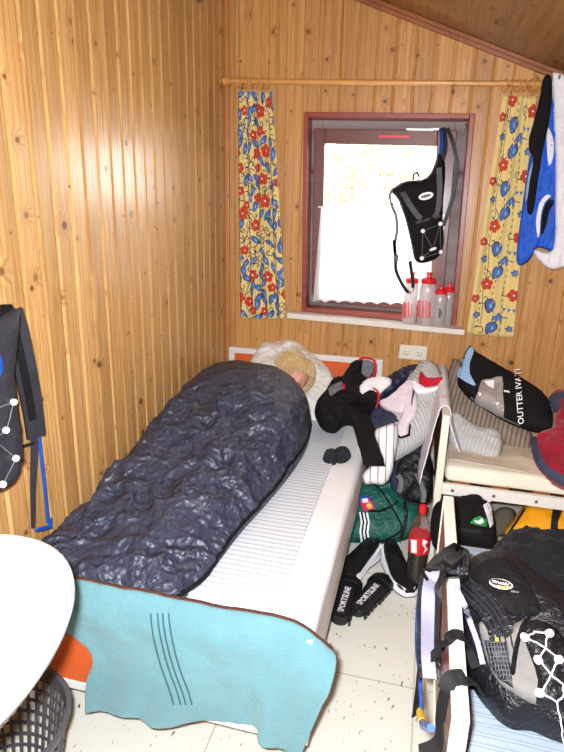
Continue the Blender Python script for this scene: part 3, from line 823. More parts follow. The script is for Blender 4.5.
# lace half curtain in front of the lower pane
t = NT('lace_net'); M_LACE2 = t.out(lin((236, 236, 238)), .9, t.bump(t.noise(t.obj(), 160, 2), .4, .003), Transmission_Weight=0.0)
lp = PY(.02); mb = MB(); vs = []; fs = []; nu, nv = 72, 40
a0, a1, b0, b1 = onp(321, 207, lp), onp(433, 203, lp), onp(313, 302, lp), onp(431, 306, lp)
for k in (0, 1):
    for i in range(nv+1):
        for j in range(nu+1):
            u, v = j/nu, i/nv; p = a0.lerp(a1, u).lerp(b0.lerp(b1, u), v); p = p+V((0, .007*math.sin(u*44)+.003*math.sin(u*17+v*3)+(.0015 if k else 0), 0))
            if i == nv: p.z += .012*abs(math.sin(u*PI*9))
            if i == nv-1: p.z += .004*abs(math.sin(u*PI*9))
            vs.append(p)
w = nu+1; K = w*(nv+1)
for i in range(nv):
    for j in range(nu): a = i*w+j; fs += [(a, a+1, a+w+1, a+w), (K+a+w, K+a+w+1, K+a+1, K+a)]
def lace():
    t = NT('thin_lace'); o = t.obj()
    dif = t.n('ShaderNodeBsdfDiffuse', {0: lin((244, 244, 246))}); tl = t.n('ShaderNodeBsdfTranslucent', {0: lin((244, 244, 246))})
    mx = t.n('ShaderNodeMixShader', {0: .6, 1: dif.outputs[0], 2: tl.outputs[0]})
    t.set(t.t.nodes['Material Output'].inputs[0], mx.outputs[0]); return t.m
mb.add(vs, fs); tag(mb.build('lace_curtain', lace(), None, True, auto=None), 'thin white half-curtain with a scalloped hem over the lower pane', 'curtain')
b = MB(); tube(b, [a0+V((-.015, -.004, 0)), a1+V((.02, -.004, 0))], .004, 8)
tag(b.build('net_rod', M_WHITE), 'thin white rod carrying the lace half-curtain across the sash', 'curtain rod')
# power outlet
oc = (onp(397.5, 343, PY(0))+onp(428.5, 361.5, PY(0)))/2
ol = thing('power_outlet', 'cream double socket plate on the pine wall under the window', 'power outlet', oc)
mb = MB(); mb.box((oc.x-.077, -.012, oc.z-.041), (oc.x+.077, -.0003, oc.z+.041)); mb.build('plate', M_OUTLET, ol, False, .004)
for dx in (-.036, .036):
    b = MB(); c = V((oc.x+dx, -.012, oc.z)); lathe(b, [(.021, -.002), (.0225, -.002), (.0225, .0005), (.019, .0005), (.0185, .004)], (c.x, c.y, c.z), 24, 'Y'); so = b.build('socket', M_OUTLET, ol)
    b = MB()
    P = [c+V((.015*math.cos(a), -.003, .015*math.sin(a))) for a in [PI*1.15+k*PI*.7/10 for k in range(11)]]; tube(b, P, .0014, 6)
    for q in (-.009, .009): lathe(b, [(.003, -.0035), (.003, 0)], (c.x+q, c.y, c.z+.003), 10, 'Y')
    b.build('contact', M_BLACKP, so)
# lamp high on the left wall
lc = onp(207, -4, PX(.05)); 
lm = thing('wall_lamp', 'small pale glass lamp high on the left wall near the corner', 'lamp', (0, lc.y, lc.z))
mb = MB(); mb.box((.0005, lc.y-.03, lc.z-.02), (.02, lc.y+.03, lc.z+.06)); mb.build('base', M_METAL, lm, False, .003)
mb = MB(); lathe(mb, [(.012, 0), (.03, .004), (.04, .02), (.04, .05), (.03, .075), (.012, .08)], (.062, lc.y, lc.z-.012), 18); mb.build('shade', plain('opal_glass', (206, 206, 180), .2), lm)
mb = MB(); tube(mb, [(.02, lc.y, lc.z+.045), (.062, lc.y, lc.z+.045)], .008, 8); mb.build('arm', M_METAL, lm)

# ------------------------------------------------------------------ left bed
def panel(name, parent, ax, p0, p1, a0, a1, z0, z1, w, inner, frame, inset=.004):
    """framed board: white edging round a coloured panel. ax 0: board stands across X=const, 1: across Y=const"""
    def bx(b, a_, b_, q0, q1, z_0, z_1):
        b.box((q0, a_, z_0), (q1, b_, z_1)) if ax == 0 else b.box((a_, q0, z_0), (b_, q1, z_1))
    b = MB()
    bx(b, a0, a0+w, p0, p1, z0, z1); bx(b, a1-w, a1, p0, p1, z0, z1)
    bx(b, a0+w, a1-w, p0, p1, z1-w, z1); bx(b, a0+w, a1-w, p0, p1, z0, z0+w)
    b.build('edging', frame, parent, False, .003)
    b = MB(); bx(b, a0+w-.002, a1-w+.002, p0+inset, p1-inset, z0+w-.002, z1-w+.002); b.build('panel', inner, parent, False)
bed = thing('single_bed', 'single bed along the pine wall with orange headboard and footboard', 'bed', (.48, -1.0, 0), 'beds in the cabin')
hb = bpy.data.objects.new('headboard', None); COL.objects.link(hb); hb.location = (.48, -.02, .3); hb.parent = bed; hb.matrix_parent_inverse = Matrix.Translation(-V(bed.location))
fb = bpy.data.objects.new('footboard', None); COL.objects.link(fb); fb.location = (.48, -2.02, .2); fb.parent = bed; fb.matrix_parent_inverse = Matrix.Translation(-V(bed.location))
panel('headboard', hb, 1, -.038, -.006, .027, .955, .22, .785, .035, M_ORANGE, M_WHITE)
panel('footboard', fb, 1, -2.032, -2.0, .012, .950, .195, .545, .03, M_ORANGE, M_WHITE)
b = MB(); b.box((.905, -2.0, .20), (.928, -.038, .32)); b.build('side_rail', M_WHITE, bed, False, .003)
b = MB(); b.box((.015, -2.0, .20), (.04, -.038, .32)); b.build('side_rail', M_WHITE, bed, False, .003)
b = MB()
for k in range(14): b.box((.04, -1.93+k*.138, .285), (.905, -1.87+k*.138, .30))
b.build('slats', M_TRIM, bed, False)
for x in (.02, .895):
    for y in (-.036, -2.03):
        b = MB(); b.box((x, y, 0), (x+.038, y+.028, .2)); b.build('leg', M_WHITE, bed, False, .003)
def slab(name, mat, a, bb, r, n=28, amp=.004, seed=1, side=None):
    """mattress: a soft-edged block with slightly uneven faces"""
    mb = MB(); bm = bmesh.new(); bmesh.ops.create_cube(bm, size=1)
    sz = V(bb)-V(a); ce = (V(a)+V(bb))/2
    bmesh.ops.scale(bm, vec=sz, verts=bm.verts)
    bmesh.ops.bevel(bm, geom=bm.edges[:]+bm.verts[:], offset=r, segments=4, affect='EDGES', profile=.5)
    long = [e for e in bm.edges if e.calc_length() > .1]
    bmesh.ops.subdivide_edges(bm, edges=long, cuts=n, use_grid_fill=True)
    for v in bm.verts:
        p = v.co+ce; v.co = p+v.normal*amp*wr(p, 7, seed)
    vs = [v.co.copy() for v in bm.verts]; bm.verts.index_update(); fs = [tuple(v.index for v in f.verts) for f in bm.faces]; bm.free()
    return mesh_obj(name, vs, fs, mat, None, True, auto=None)
tag(slab('mattress', M_WSHEET, (.005, -1.995, .302), (.938, -.045, .500), .03), 'white sheeted mattress on the orange-ended bed by the pine wall', 'mattress')
# striped pad lying on the mattress
PADX = .815
ctrl = [[(x, y, .507+.003*math.sin(x*9+y*5)) for x in (.02, .25, .5, .7, PADX)] for y in (-.15, -.6, -1.0, -1.4, -1.9)]
tag(sheet('mattress_pad', M_PADST, ctrl, 40, 80, .005, (.0022, 9), 4), 'blue and white striped pad under the sleeping bag', 'mattress pad')
# pillow propped against the headboard
pl = PL((.42, -.20, .655), (.12, -.62, .78))
pillow = puff('pillow', M_PILLOWC, [(246, 374), (256, 352), (263, 343), (278, 342), (294, 341), (304, 347), (320, 360), (333, 375), (338, 398), (330, 416), (312, 424), (290, 416), (262, 402)], pl, .06, .045, .010, .12, (.016, 4.6), 8, None, 3)
tag(pillow, 'crumpled white pillow propped against the orange headboard', 'pillow')

# ------------------------------------------------------------------ sleeper
person = thing('person', 'blond sleeper on a white pillow zipped into a dark sleeping bag', 'person', (.35, -1.0, .51))
HC = V((.492, -.32, .715)); HR = .098
tu = V((.52, .34, .72)).normalized(); fd = V((.42, -.85, .0)); fd = (fd-tu*fd.dot(tu)).normalized(); sd = tu.cross(fd)
def head_point(th, ph):
    """th from the crown down, ph round from the face"""
    x, y, z = math.sin(th)*math.cos(ph), math.sin(th)*math.sin(ph), math.cos(th)   # x face, y side, z crown
    r = 1.0; fx = 1.0
    X, Y, Z = x*.96, y*.78, z*1.08
    if x > 0:
        g = lambda a, b, s: math.exp(-((y-a)**2+(z-b)**2)/(s*s))
        X += .20*g(0, -.16, .11)+.10*g(0, -.06, .09)       # nose
        X -= .09*(g(.33, .06, .15)+g(-.33, .06, .15))      # eye sockets
        X += .03*(g(.33, .05, .08)+g(-.33, .05, .08))      # lids
        X += .05*g(0, -.46, .14)-.04*g(0, -.40, .03)       # lips
        X += .07*g(0, -.74, .18)                           # chin
        X += .04*g(0, .28, .3)
    if z < -.35: Y *= 1-.22*(-.35-z)/.65
    return HC+fd*X*HR+sd*Y*HR+tu*Z*HR
# the body: one continuous skinned figure curled on its side, growing into the head
bm = bmesh.new(); sk = bm.verts.layers.skin.verify()
def jv(p, r):
    v = bm.verts.new(p); v[sk].radius = (r, r); return v
def jl(*vs):
    for a, b_ in zip(vs, vs[1:]): bm.edges.new((a, b_))
pel = jv((.34, -1.10, .60), .085); sp1 = jv((.33, -.90, .61), .08); sp2 = jv((.34, -.70, .63), .09); nk = jv((.41, -.46, .66), .048); hd0 = jv(HC-tu*.06-fd*.01, .05)
jl(pel, sp1, sp2, nk, hd0)
for s, dz in ((1, .025), (-1, -.03)):
    sh = jv((.38, -.66, .63+dz*1.6), .05); el = jv((.53, -.82, .60+dz), .036); ha = jv((.50, -.62, .60+dz), .027); fi = jv((.49, -.55, .60+dz), .018)
    jl(sp2, sh, el, ha, fi)
    hp = jv((.36, -1.16, .59+dz), .07); kn = jv((.47, -1.36, .565+dz*.5), .05); an = jv((.32, -1.66, .55+dz*.4), .032); ft = jv((.40, -1.74, .55+dz*.4), .026)
    jl(pel, hp, kn, an, ft)
me = bpy.data.meshes.new('body'); bm.to_mesh(me); bm.free()
body = bpy.data.objects.new('body', me); COL.objects.link(body)
for i, v in enumerate(me.skin_vertices[0].data): v.use_root = (i == 0)
body.modifiers.new('skin', 'SKIN'); q = body.modifiers.new('sub', 'SUBSURF'); q.levels = q.render_levels = 2
dg = bpy.context.evaluated_depsgraph_get(); me2 = bpy.data.meshes.new_from_object(body.evaluated_get(dg))
vs = [v.co.copy() for v in me2.vertices]; fs = [tuple(p.vertices) for p in me2.polygons]; bpy.data.objects.remove(body)
n0 = len(vs); NT_, NP = 44, 64
hv = [head_point(PI*(i+.5)/NT_, 2*PI*j/NP-PI) for i in range(NT_) for j in range(NP)]
hf_ = [(n0+i*NP+j, n0+i*NP+(j+1) % NP, n0+(i+1)*NP+(j+1) % NP, n0+(i+1)*NP+j) for i in range(NT_-1) for j in range(NP)]
hf_ += [tuple(n0+j for j in range(NP))[::-1], tuple(n0+(NT_-1)*NP+j for j in range(NP))]
# ears join the same surface
bod = mesh_obj('body', vs+hv, fs+hf_, M_SKIN, person, True, auto=None)
for s in (1, -1):
    b = MB(); c = HC+sd*s*HR*.80-fd*.006; b2 = []
    for k in range(14):
        a = 2*PI*k/14; b2.append(c+tu*math.sin(a)*.026+fd*math.cos(a)*.016-sd*s*0+sd*s*.006*math.cos(a+2.5))
    tube(b, b2, .005, 6, closed=True); b.build('ear', M_SKIN, person)
    b = MB(); P = []
    for k in range(9):
        a = (k/8-.5)*.42; y = s*.33+a*.75; z = .03-.02*math.cos(a*6); x = math.sqrt(max(0, 1-y*y-z*z))
        P.append(HC+fd*(x*.96-.035)*HR+sd*y*.80*HR+tu*z*1.08*HR)
    tube(b, P, .0016, 5); b.build('eyelashes', plain('lash_brown', (96, 66, 48), .7), person)
b = MB(); P = []
for k in range(9):
    y = (k/8-.5)*.44; z = -.40-.02*abs(y); x = math.sqrt(max(0, 1-y*y-z*z)); P.append(HC+fd*(x*.96+.055*math.exp(-(y/.14)**2))*HR+sd*y*.78*HR+tu*z*1.08*HR)
tube(b, P, [.001, .002, .003, .0035, .003, .0035, .003, .002, .001], 6); b.build('lips', plain('lip_pink', (196, 104, 98), .5), person)
# hair: tousled locks over the crown, temples and forehead
b = MB(); hr = random.Random(5)
for k in range(1100):
    th = abs(hr.gauss(0, .62)); ph = hr.uniform(-PI, PI)
    lim = .80 if abs(ph) < .7 else 1.8
    th = min(th, lim); P = []
    L = hr.uniform(.7, 1.25); sw = hr.gauss(0, .35)
    for i in range(7):
        t_ = i/6; a = th+L*t_*(.75 if abs(ph) < .8 else 1.0); a = min(a, lim+.28); pp = ph+sw*t_
        q = head_point(a, pp); o = (q-HC).normalized()
        P.append(q+o*(.008+.024*math.sin(t_*2.6)+hr.uniform(-.003, .005)))
    r0 = hr.uniform(.0016, .0032); tube(b, P, [r0*.7, r0, r0, r0, r0*.8, r0*.6, .0008], 4)
for k in range(480):                       # loose strands fanned over the pillow behind the crown
    ph = hr.uniform(-PI, PI); q = head_point(hr.uniform(.2, 1.5), PI+hr.gauss(0, .8)); o = (q-HC).normalized(); P = []
    d = (o*.3+V((-.85, .30, .25))+V((hr.gauss(0, .28), hr.gauss(0, .25), hr.gauss(0, .16)))).normalized(); L = hr.uniform(.03, .10)
    for i in range(6): t_ = i/5; P.append(q+o*.006+d*L*t_+V((hr.gauss(0, .003), hr.gauss(0, .003), .012*math.sin(t_*2)-.01*t_)))
    tube(b, P, [.0024, .0026, .0024, .002, .0014, .0005], 4)
b.build('hair', M_HAIR, person)

# ------------------------------------------------------------------ sleeping bag
secs = [(-.345, .06, .50, .255), (-.43, .02, .600, .300), (-.58, .005, .650, .318), (-.75, .004, .672, .305), (-.95, .004, .672, .270), (-1.15, .004, .655, .232),
        (-1.35, .004, .630, .185), (-1.55, .004, .60, .140), (-1.72, .004, .585, .105), (-1.86, .01, .57, .080), (-1.955, .05, .52, .055), (-1.985, .11, .44, .03)]
def sec(y):
    pts = [V((a, b_, c, d)[1:]) if False else (a, b_, c, d) for a, b_, c, d in secs]
    for i in range(len(pts)-1):
        if pts[i][0] >= y >= pts[i+1][0]:
            t_ = (pts[i][0]-y)/(pts[i][0]-pts[i+1][0]); g = lambda k: pts[max(0, min(len(pts)-1, k))]
            return tuple(.5*((2*g(i)[c])+(g(i+1)[c]-g(i-1)[c])*t_+(2*g(i-1)[c]-5*g(i)[c]+4*g(i+1)[c]-g(i+2)[c])*t_*t_+(3*g(i)[c]-g(i-1)[c]-3*g(i+1)[c]+g(i+2)[c])*t_**3) for c in (1, 2, 3))
    return pts[-1][1:]
NY, NU = 320, 180; vs = []; fs = []
BZ = .515
for i in range(NY+1):
    y = -.345-(1.985-.345)*i/NY; x0, x1, H = sec(y)
    for j in range(NU+1):
        u = -1+2*j/NU
        # arc from the wall side over the sleeper to the bed side
        a = PI*(1-j/NU); ca, sa = math.cos(a), max(0, math.sin(a))
        X = math.copysign(abs(ca)**.72, ca); Z = sa**.72
        skew = -.10 if y > -1.5 else -.04
        p = V(((x0+x1)/2+(x1-x0)/2*X+skew*(1-X*X)*.6*Z, y, BZ+H*Z))
        n = V((X*.7, 0, Z+.1)).normalized()
        f = min(1, Z*2.2)
        big = .030*rn(V((p.x*2.2+y*1.0, y*1.6-p.x*1.2, p.z)), 2.2, 3)*min(1, H/.15)
        fine = .017*sharp(rn(V((p.x*1.0+y*.5, y*2.0-p.x*.9, p.z*.8)), 5.0, 6))+.008*sharp(rn(V((p.x*2.0-y*.6, y*1.1+p.x*.8, p.z*.6)), 8, 8))+.006*sharp(rn(V((p.x*.8, y*2.0-p.x*.9, p.z*.6)), 17, 9))+.0030*sharp(rn(V((p.x*1.8+y, y*1.0-p.x*.4, p.z*.6)), 36, 4))
        amp = .20+.80*min(1, max(0, (-.62-y-.25*(p.x-.3))/.35))**1.3
        vf = noise.voronoi(V((p.x*1.2+y*.5, y*.8-p.x*.5, p.z*.6))*6.5+V((noise.noise(p*5), noise.noise(p*5+V((7, 0, 0))), 0))*.6)[0]
        fine += .030*(vf[0]-.4)
        hol = -.030*math.exp(-((y+1.02)/.13)**2-((p.x-.42)/.16)**2)-.034*math.exp(-((y+1.33)/.12)**2-((p.x-.30)/.2)**2)
        q = p+n*((big+fine)*amp*f)+V((0, 0, hol*f))
        q.x = max(.008, q.x); q.z = max(BZ-.003, q.z); vs.append(q)
w = NU+1
for i in range(NY):
    for j in range(NU): a = i*w+j; fs.append((a, a+w, a+w+1, a+1))
n1 = len(vs)       # underside, with real thickness all round
for i in range(NY+1):
    for j in range(NU+1):
        p = vs[i*w+j]; y = p.y; x0, x1, H = sec(y); c = V(((x0+x1)/2, y, BZ+H*.3)); d = (c-p); d.y = 0
        vs.append(p+d.normalized()*min(.008, d.length*.3))
for i in range(NY):
    for j in range(NU): a = n1+i*w+j; fs.append((a, a+1, a+w+1, a+w))
for i in range(NY):
    a = i*w; fs.append((a, n1+a, n1+a+w, a+w)); a += NU; fs.append((a, a+w, n1+a+w, n1+a))
for j in range(NU):
    fs.append((j, j+1, n1+j+1, n1+j)); a = NY*w+j; fs.append((a, n1+a, n1+a+1, a+1))
bag = thing('sleeping_bag', 'shiny dark blue-grey sleeping bag bulging over the sleeper on the bed', 'sleeping bag', (.32, -1.1, BZ))
mesh_obj('shell', vs, fs, M_BAG, bag, True, auto=None)
SH = [vs[j].copy() for j in range(NU+1)]
b = MB(); tube(b, [p+V((0, .004, .001)) for p in SH[::2]], .009, 8); b.build('collar_seam', cloth('collar_dark', (46, 40, 52), .6), bag)
b = MB(); b.box((.02, -1.95, BZ-.008), (.55, -.5, BZ-.004)); b.build('underside', M_BAGIN, bag, False)
zp = [vs[int(k)*w+NU-5]+V((.003, 0, .003)) for k in range(8, NY-6, 4)]
b = MB(); ribbon(b, zp, .012, .003, (1, 0, .6), 1); b.build('zip', M_BLK, bag)

# ------------------------------------------------------------------ towel over the footboard
Y0 = -2.05
def tw(px, py, dy=0): return onp(px, py, PY(Y0+dy))
top_back = [V((.10, -1.988, .552)), V((.30, -1.988, .556)), V((.5, -1.986, .556)), V((.7, -1.988, .556)), V((.88, -1.988, .552)), V((.975, -1.994, .51))]
top = [V((.08, -2.016, .572)), V((.30, -2.016, .574)), V((.5, -2.016, .574)), V((.7, -2.016, .574)), V((.90, -2.016, .572)), V((1.012, -2.02, .50))]
r1 = [V((.11, Y0-.006, .50)), V((.30, Y0-.004, .51)), V((.5, Y0-.006, .51)), V((.7, Y0-.004, .51)), V((.90, Y0-.006, .50)), tw(330, 690, -.012)]
r2 = [tw(89, 650), tw(130, 652, -.008), tw(180, 662, -.012), tw(232, 672, -.006), tw(270, 690, -.02), tw(322, 706, -.012)]
r3 = [tw(87, 682), tw(128, 692, -.008), tw(175, 696, -.018), tw(236, 698, -.006), tw(266, 716, -.032), tw(312, 728, -.016)]
r4 = [tw(86, 712, -.002), tw(124, 716, -.008), tw(160, 727, -.02), tw(240, 721, -.008), tw(263, 744, -.034), tw(299, 757, -.018)]
tow = sheet('towel', M_TOWEL, [top_back, top, r1, r2, r3, r4], 90, 70, .006, (.0045, 8), 5, None, True, lambda u, v: .010*math.sin(u*31+v*2)*max(0, v-.25))
tt = thing('bath_towel', 'turquoise towel draped over the footboard of the bed', 'towel', (.55, -2.03, .14))
tow.parent = tt; tow.matrix_parent_inverse = Matrix.Translation(-V(tt.location))
tv = RAW[tow.name][0]; W_ = 91
b = MB(); ribbon(b, [tv[9*W_+j]+V((0, .001, .004)) for j in range(0, 91, 3)], .012, .004, (0, .3, 1), 1); b.build('hem', M_HEM, tt)
twt = bvh(tow)
for o_ in (0, 7, 12, 18):
    b = MB(); ribbon(b, [hit(twt, x+o_, y, .0025, PY(Y0))[0] for x, y in ((151, 613), (152, 626), (155, 642), (159, 658), (164, 674), (170, 690), (174, 704))], .004, .002, (0, -1, .15), 4); b.build('stripe', M_TOWELST, tt)

# ------------------------------------------------------------------ right-hand beds
def side_bed(name, label, px_, y0, y1, ztop, zlow, loc):
    t = thing(name, label, 'bed', loc, 'beds in the cabin')
    e = bpy.data.objects.new('headboard', None); COL.objects.link(e); e.location = (px_, (y0+y1)/2, zlow); e.parent = t; e.matrix_parent_inverse = Matrix.Translation(-V(t.location))
    panel('headboard', e, 0, px_-.016, px_+.016, y0, y1, zlow, ztop, .010, M_BROWNPAN, M_CREAMW)
    for y in (y0, y1-.03):
        b = MB(); b.box((px_-.014, y, 0), (px_+.014, y+.03, zlow)); b.build('leg', M_CREAMW, t, False, .003)
    for y in (y0+.004, y1-.03):
        b = MB(); b.box((px_+.016, y, .425), (3.28, y+.025, .475)); r = b.build('side_rail', M_WHITE, t, False, .003)
        if y < (y0+y1)/2:
            for k in range(4):
                bb = MB(); lathe(bb, [(.007, -.004), (.007, 0), (.004, .002)][::1], (px_+.06+.17*k, y, .45), 10, 'Y'); bb.build('bolt', M_METAL, r)
    b = MB()
    for k in range(12): b.box((px_+.06+k*.165, y0+.029, .455), (px_+.13+k*.165, y1-.03, .470))
    b.build('slats', M_TRIM, t, False)
    b = MB(); b.box((3.28, y0, 0.0), (3.31, y1, ztop)); b.build('footboard', M_CREAMW, t, False, .003)
    return t
rb = side_bed('single_bed', 'white-railed bed along the window wall, seen beyond the cola bottle', 1.285, -.885, -.02, .79, .40, (2.3, -.45, 0))
b = MB(); tube(b, [(1.50, -.868, .424), (1.60, -.60, .30), (1.62, -.35, .26)], .011, 8); b.build('brace', M_WHITE, rb)
nb_ = side_bed('single_bed', 'bed with cream-edged brown headboard under the large black backpack', 1.28, -2.375, -1.53, .755, .43, (2.3, -1.95, 0))
tag(slab('mattress', M_CREAM, (1.306, -.86, .478), (3.26, -.05, .552), .025, 24, .004, 3), 'cream mattress on the bed under the striped pillows', 'mattress')
tag(slab('mattress', M_PADST2, (1.305, -2.34, .478), (3.26, -1.47, .560), .025, 24, .004, 6), 'pale blue striped mattress under the large black backpack', 'mattress')
# rumpled sheet and pillows on the far bed
ctrl = []
for y in (-.845, -.72, -.55, -.38, -.2): ctrl.append([(x, y+.02*math.sin(x*6), .563+.006*math.sin(x*11+y*9)+(.02 if .55 < -y < .8 and x > 1.5 else 0)) for x in (1.32, 1.5, 1.7, 1.9, 2.1, 2.4)])
tag(sheet('bed_sheet', M_BEIGE, ctrl, 80, 50, .004, (.006, 8), 9), 'rumpled beige sheet on the cream mattress of the far bed', 'sheet')
def P3(pts): return pts
tp = PL((1.66, -.40, .70), (-.12, -.62, .77))
tag(puff('pillow', M_TAUPE, [(446, 385), (452, 362), (463, 364), (470, 385), (485, 402), (512, 420), (531, 432), (531, 450), (516, 452), (497, 443), (478, 432), (458, 426), (446, 412)], tp, .055, .07, .012, .075, (.008, 8), 3), 'long taupe striped bolster pillow below the black stuff bag', 'pillow')
gp = PL((1.48, -.62, .63), (-.08, -.6, .8))
tag(puff('pillow', M_GREYPIL2, [(447, 416), (458, 413), (470, 422), (480, 427), (496, 430), (503, 440), (500, 456), (490, 459), (470, 453), (455, 449), (447, 436)], gp, .035, .035, .010, .05, (.007, 10), 4), 'small pale grey striped pillow in front of the taupe bolster', 'pillow')
# black stuff bag with clear pocket
bp = PL((1.72, -.38, .85), (-.10, -.72, .68))
sbg = thing('stuff_bag', 'black nylon stuff bag with a clear pocket and white lettering', 'bag', (1.75, -.3, .6))
sb0 = puff('body', M_BLK, [(468, 347), (478, 353), (500, 366), (522, 378), (540, 390), (550, 402), (555, 418), (557, 432), (534, 432), (508, 423), (484, 409), (465, 395), (457, 378)], bp, .05, .05, .011, .07, (.006, 9), 12, sbg)
tr_ = bvh(sb0)
decal('lining_flap', M_LBLUE, [(469, 347), (474, 351), (470, 362), (470, 374), (476, 385), (470, 384), (460, 378), (457, 373)], tr_, .003, .002, sbg, 2, 2.5)
t = NT('clear_pocket_plastic'); M_CLEAR = t.out(t.mix(t.noise(t.obj(), 18, 3), lin((112, 106, 102)), lin((190, 186, 182))), .18, t.bump(t.noise(t.obj(), 26, 3, 1), .5, .01), Specular_IOR_Level=.8, Coat_Weight=.6)
decal('clear_pocket', M_CLEAR, [(482, 380), (491, 379), (502, 376.5), (503, 395), (503.5, 418), (490, 411), (475, 403), (478, 392)], tr_, .004, .002, sbg, 2, 2.5)
decal('pocket_flash', M_WCLOTH, [(484, 381), (494, 380), (494, 389), (488, 386)], tr_, .008, .001, sbg, 1, 2)
decal('seam', M_GREYST, [(471, 397), (486, 407), (504, 417.5), (520, 425), (519.5, 426.3), (503, 419), (485, 408.4), (470, 398.4)], tr_, .003, .002, sbg, 0, 2.5)
lettering_on('lettering', M_REFL, 'OUTTER IVATI', tr_, (519.5, 396.5), (-.07, -.998), (-.97, .14), 8.6, sbg, .005, .012, bp)
decal('toggle', M_WCLOTH, [(504, 390), (509, 390.5), (510, 393), (507, 392), (504, 392)], tr_, .004, .003, sbg, 0, 2)
# red fleece with slate trim at the right edge
fp = PL((1.86, -.62, .73), (-.1, -.5, .85))
fl_ = thing('fleece_jacket', 'red fleece jacket with slate-blue trim on the far bed', 'jacket', (1.95, -.6, .58))
f0 = puff('body', M_REDFL, [(549, 396), (562, 391), (590, 390), (640, 400), (660, 440), (640, 490), (600, 498), (570, 489), (548, 478), (535, 462), (531, 444), (538, 434), (551, 429), (553, 414)], fp, .05, .08, .012, .07, (.012, 12), 5, fl_)
ft_ = bvh(f0)
decal('trim', M_NAVYTR, [(531, 442), (536, 436), (540, 452), (548, 466), (562, 474), (590, 488), (600, 497), (572, 489), (548, 478), (535, 462)], ft_, .004, .006, fl_, 2, 3)
decal('trim', M_NAVYTR, [(549, 397), (560, 392), (575, 392), (575, 399), (562, 399), (561, 408), (553, 413)], ft_, .004, .006, fl_, 2, 3)

# ------------------------------------------------------------------ white towel hung over the far headboard
def wt(y, k): return None
rows = []
for y in (-.10, -.30, -.48, -.66, -.80):
    f = (y+.10)/-.70
    rows.append([V((1.215-.02*math.sin(y*7), y-.02, .54-.09*f+.03*math.sin(y*11))), V((1.233, y-.01, .68-.04*f)), V((1.255, y, .78)), V((1.278, y, .808)), V((1.304, y, .79)),
                 V((1.322, y-.01, .72-.02*f)), V((1.335+.03*f, y-.015, .66-.055*f))])
tag(sheet('hand_towel', M_LILACW, rows, 50, 60, .005, (.005, 11), 6), 'white towel hung over the headboard of the far bed', 'towel')

# ------------------------------------------------------------------ heap of clothes between the beds
hp_ = PL((1.14, -.42, .66), (-.28, -.62, .74))
tag(puff('pillow', M_GREYPIL, [(386, 462), (378, 446), (388, 420), (398, 395), (412, 374), (424, 363), (436, 364), (443, 378), (443, 392), (437, 414), (428, 436), (410, 452)], hp_, .07, .07, .013, .09, (.008, 7), 13), 'grey striped pillow wedged between the beds under the clothes', 'pillow')
def hpl(o): return PL(V((1.14, -.42, .66))+V((-.28, -.62, .74)).normalized()*o, (-.28, -.62, .74))
tag(puff('rain_jacket', M_NAVY, [(368, 404), (374, 391), (384, 380), (398, 371), (412, 366), (424, 366), (427, 373), (421, 381), (408, 382), (396, 392), (384, 399), (374, 407)], PL((1.06, -.24, .80), (-.1, -.6, .8)), .035, .03, .010, .035, (.012, 15), 2), 'shiny navy jacket behind the pale pink shirt on the heap', 'jacket')
rc = thing('cap', 'red and white cloth cap on top of the grey striped pillow', 'cap', (1.2, -.3, .85))
puff('brim', M_RED, [(419, 376), (421, 371), (426, 377), (434, 378), (442, 377), (442, 382), (434, 386), (424, 387), (419, 383)], PL((1.18, -.32, .87), (-.1, -.7, .7)), .016, .012, .006, .016, (.003, 20), 3, rc)
puff('crown', M_WCLOTH, [(408, 385), (414, 380), (420, 384), (428, 388), (437, 386), (441, 384), (441, 388), (430, 393), (418, 394), (411, 391)], PL((1.16, -.35, .845), (-.1, -.7, .7)), .014, .012, .006, .016, (.003, 20), 4, rc)
ps = thing('tee_shirt', 'pale pink shirt with dark piping on the clothes heap', 'shirt', (1.08, -.45, .7))
p0 = puff('body', M_PINKW, [(379, 402), (390, 396), (400, 387), (408, 380), (414, 382), (416, 392), (418, 402), (416, 415), (410, 424), (409, 436), (401, 439), (395, 434), (398, 423), (402, 415), (395, 413), (384, 409)], hpl(.085), .018, .015, .009, .02, (.007, 18), 8, ps)
pt_ = bvh(p0)
decal('piping', M_NAVYTR, [(412.5, 388), (415, 392), (413, 399), (412, 406), (411, 404), (411.8, 397), (412.4, 392)], pt_, .003, .002, ps, 1, 2)
decal('piping', M_BLK, [(396, 433), (401, 436.5), (408, 434), (409.5, 424), (411, 424), (410, 436), (401, 439), (395, 435)], pt_, .003, .002, ps, 1, 2)
tag(puff('tee_shirt', M_SLATE, [(370, 414), (378, 404), (386, 408), (396, 414), (403, 420), (398, 428), (388, 432), (376, 434), (368, 428)], hpl(.055), .018, .02, .010, .03, (.007, 14), 6), 'dark slate shirt showing under the pale pink shirt', 'shirt')
tag(puff('undershirt', M_WCLOTH, [(358, 389), (364, 381), (376, 377), (390, 378), (391, 384), (384, 390), (376, 397), (366, 399), (360, 396)], PL((1.0, -.36, .79), (-.1, -.6, .8)), .022, .03, .010, .03, (.006, 16), 7), 'crumpled white shirt behind the black jacket on the bed', 'shirt')
tag(puff('track_trousers', M_TRACK, [(374, 432), (384, 426), (396, 424), (398, 440), (395, 456), (392, 472), (385, 484), (374, 484), (365, 484), (362, 474), (372, 464), (378, 450)], PL((1.04, -.84, .50), (-.12, -.82, .5)), .024, .02, .010, .026, (.008, 14), 9), 'white striped track trousers hanging off the clothes heap', 'trousers')

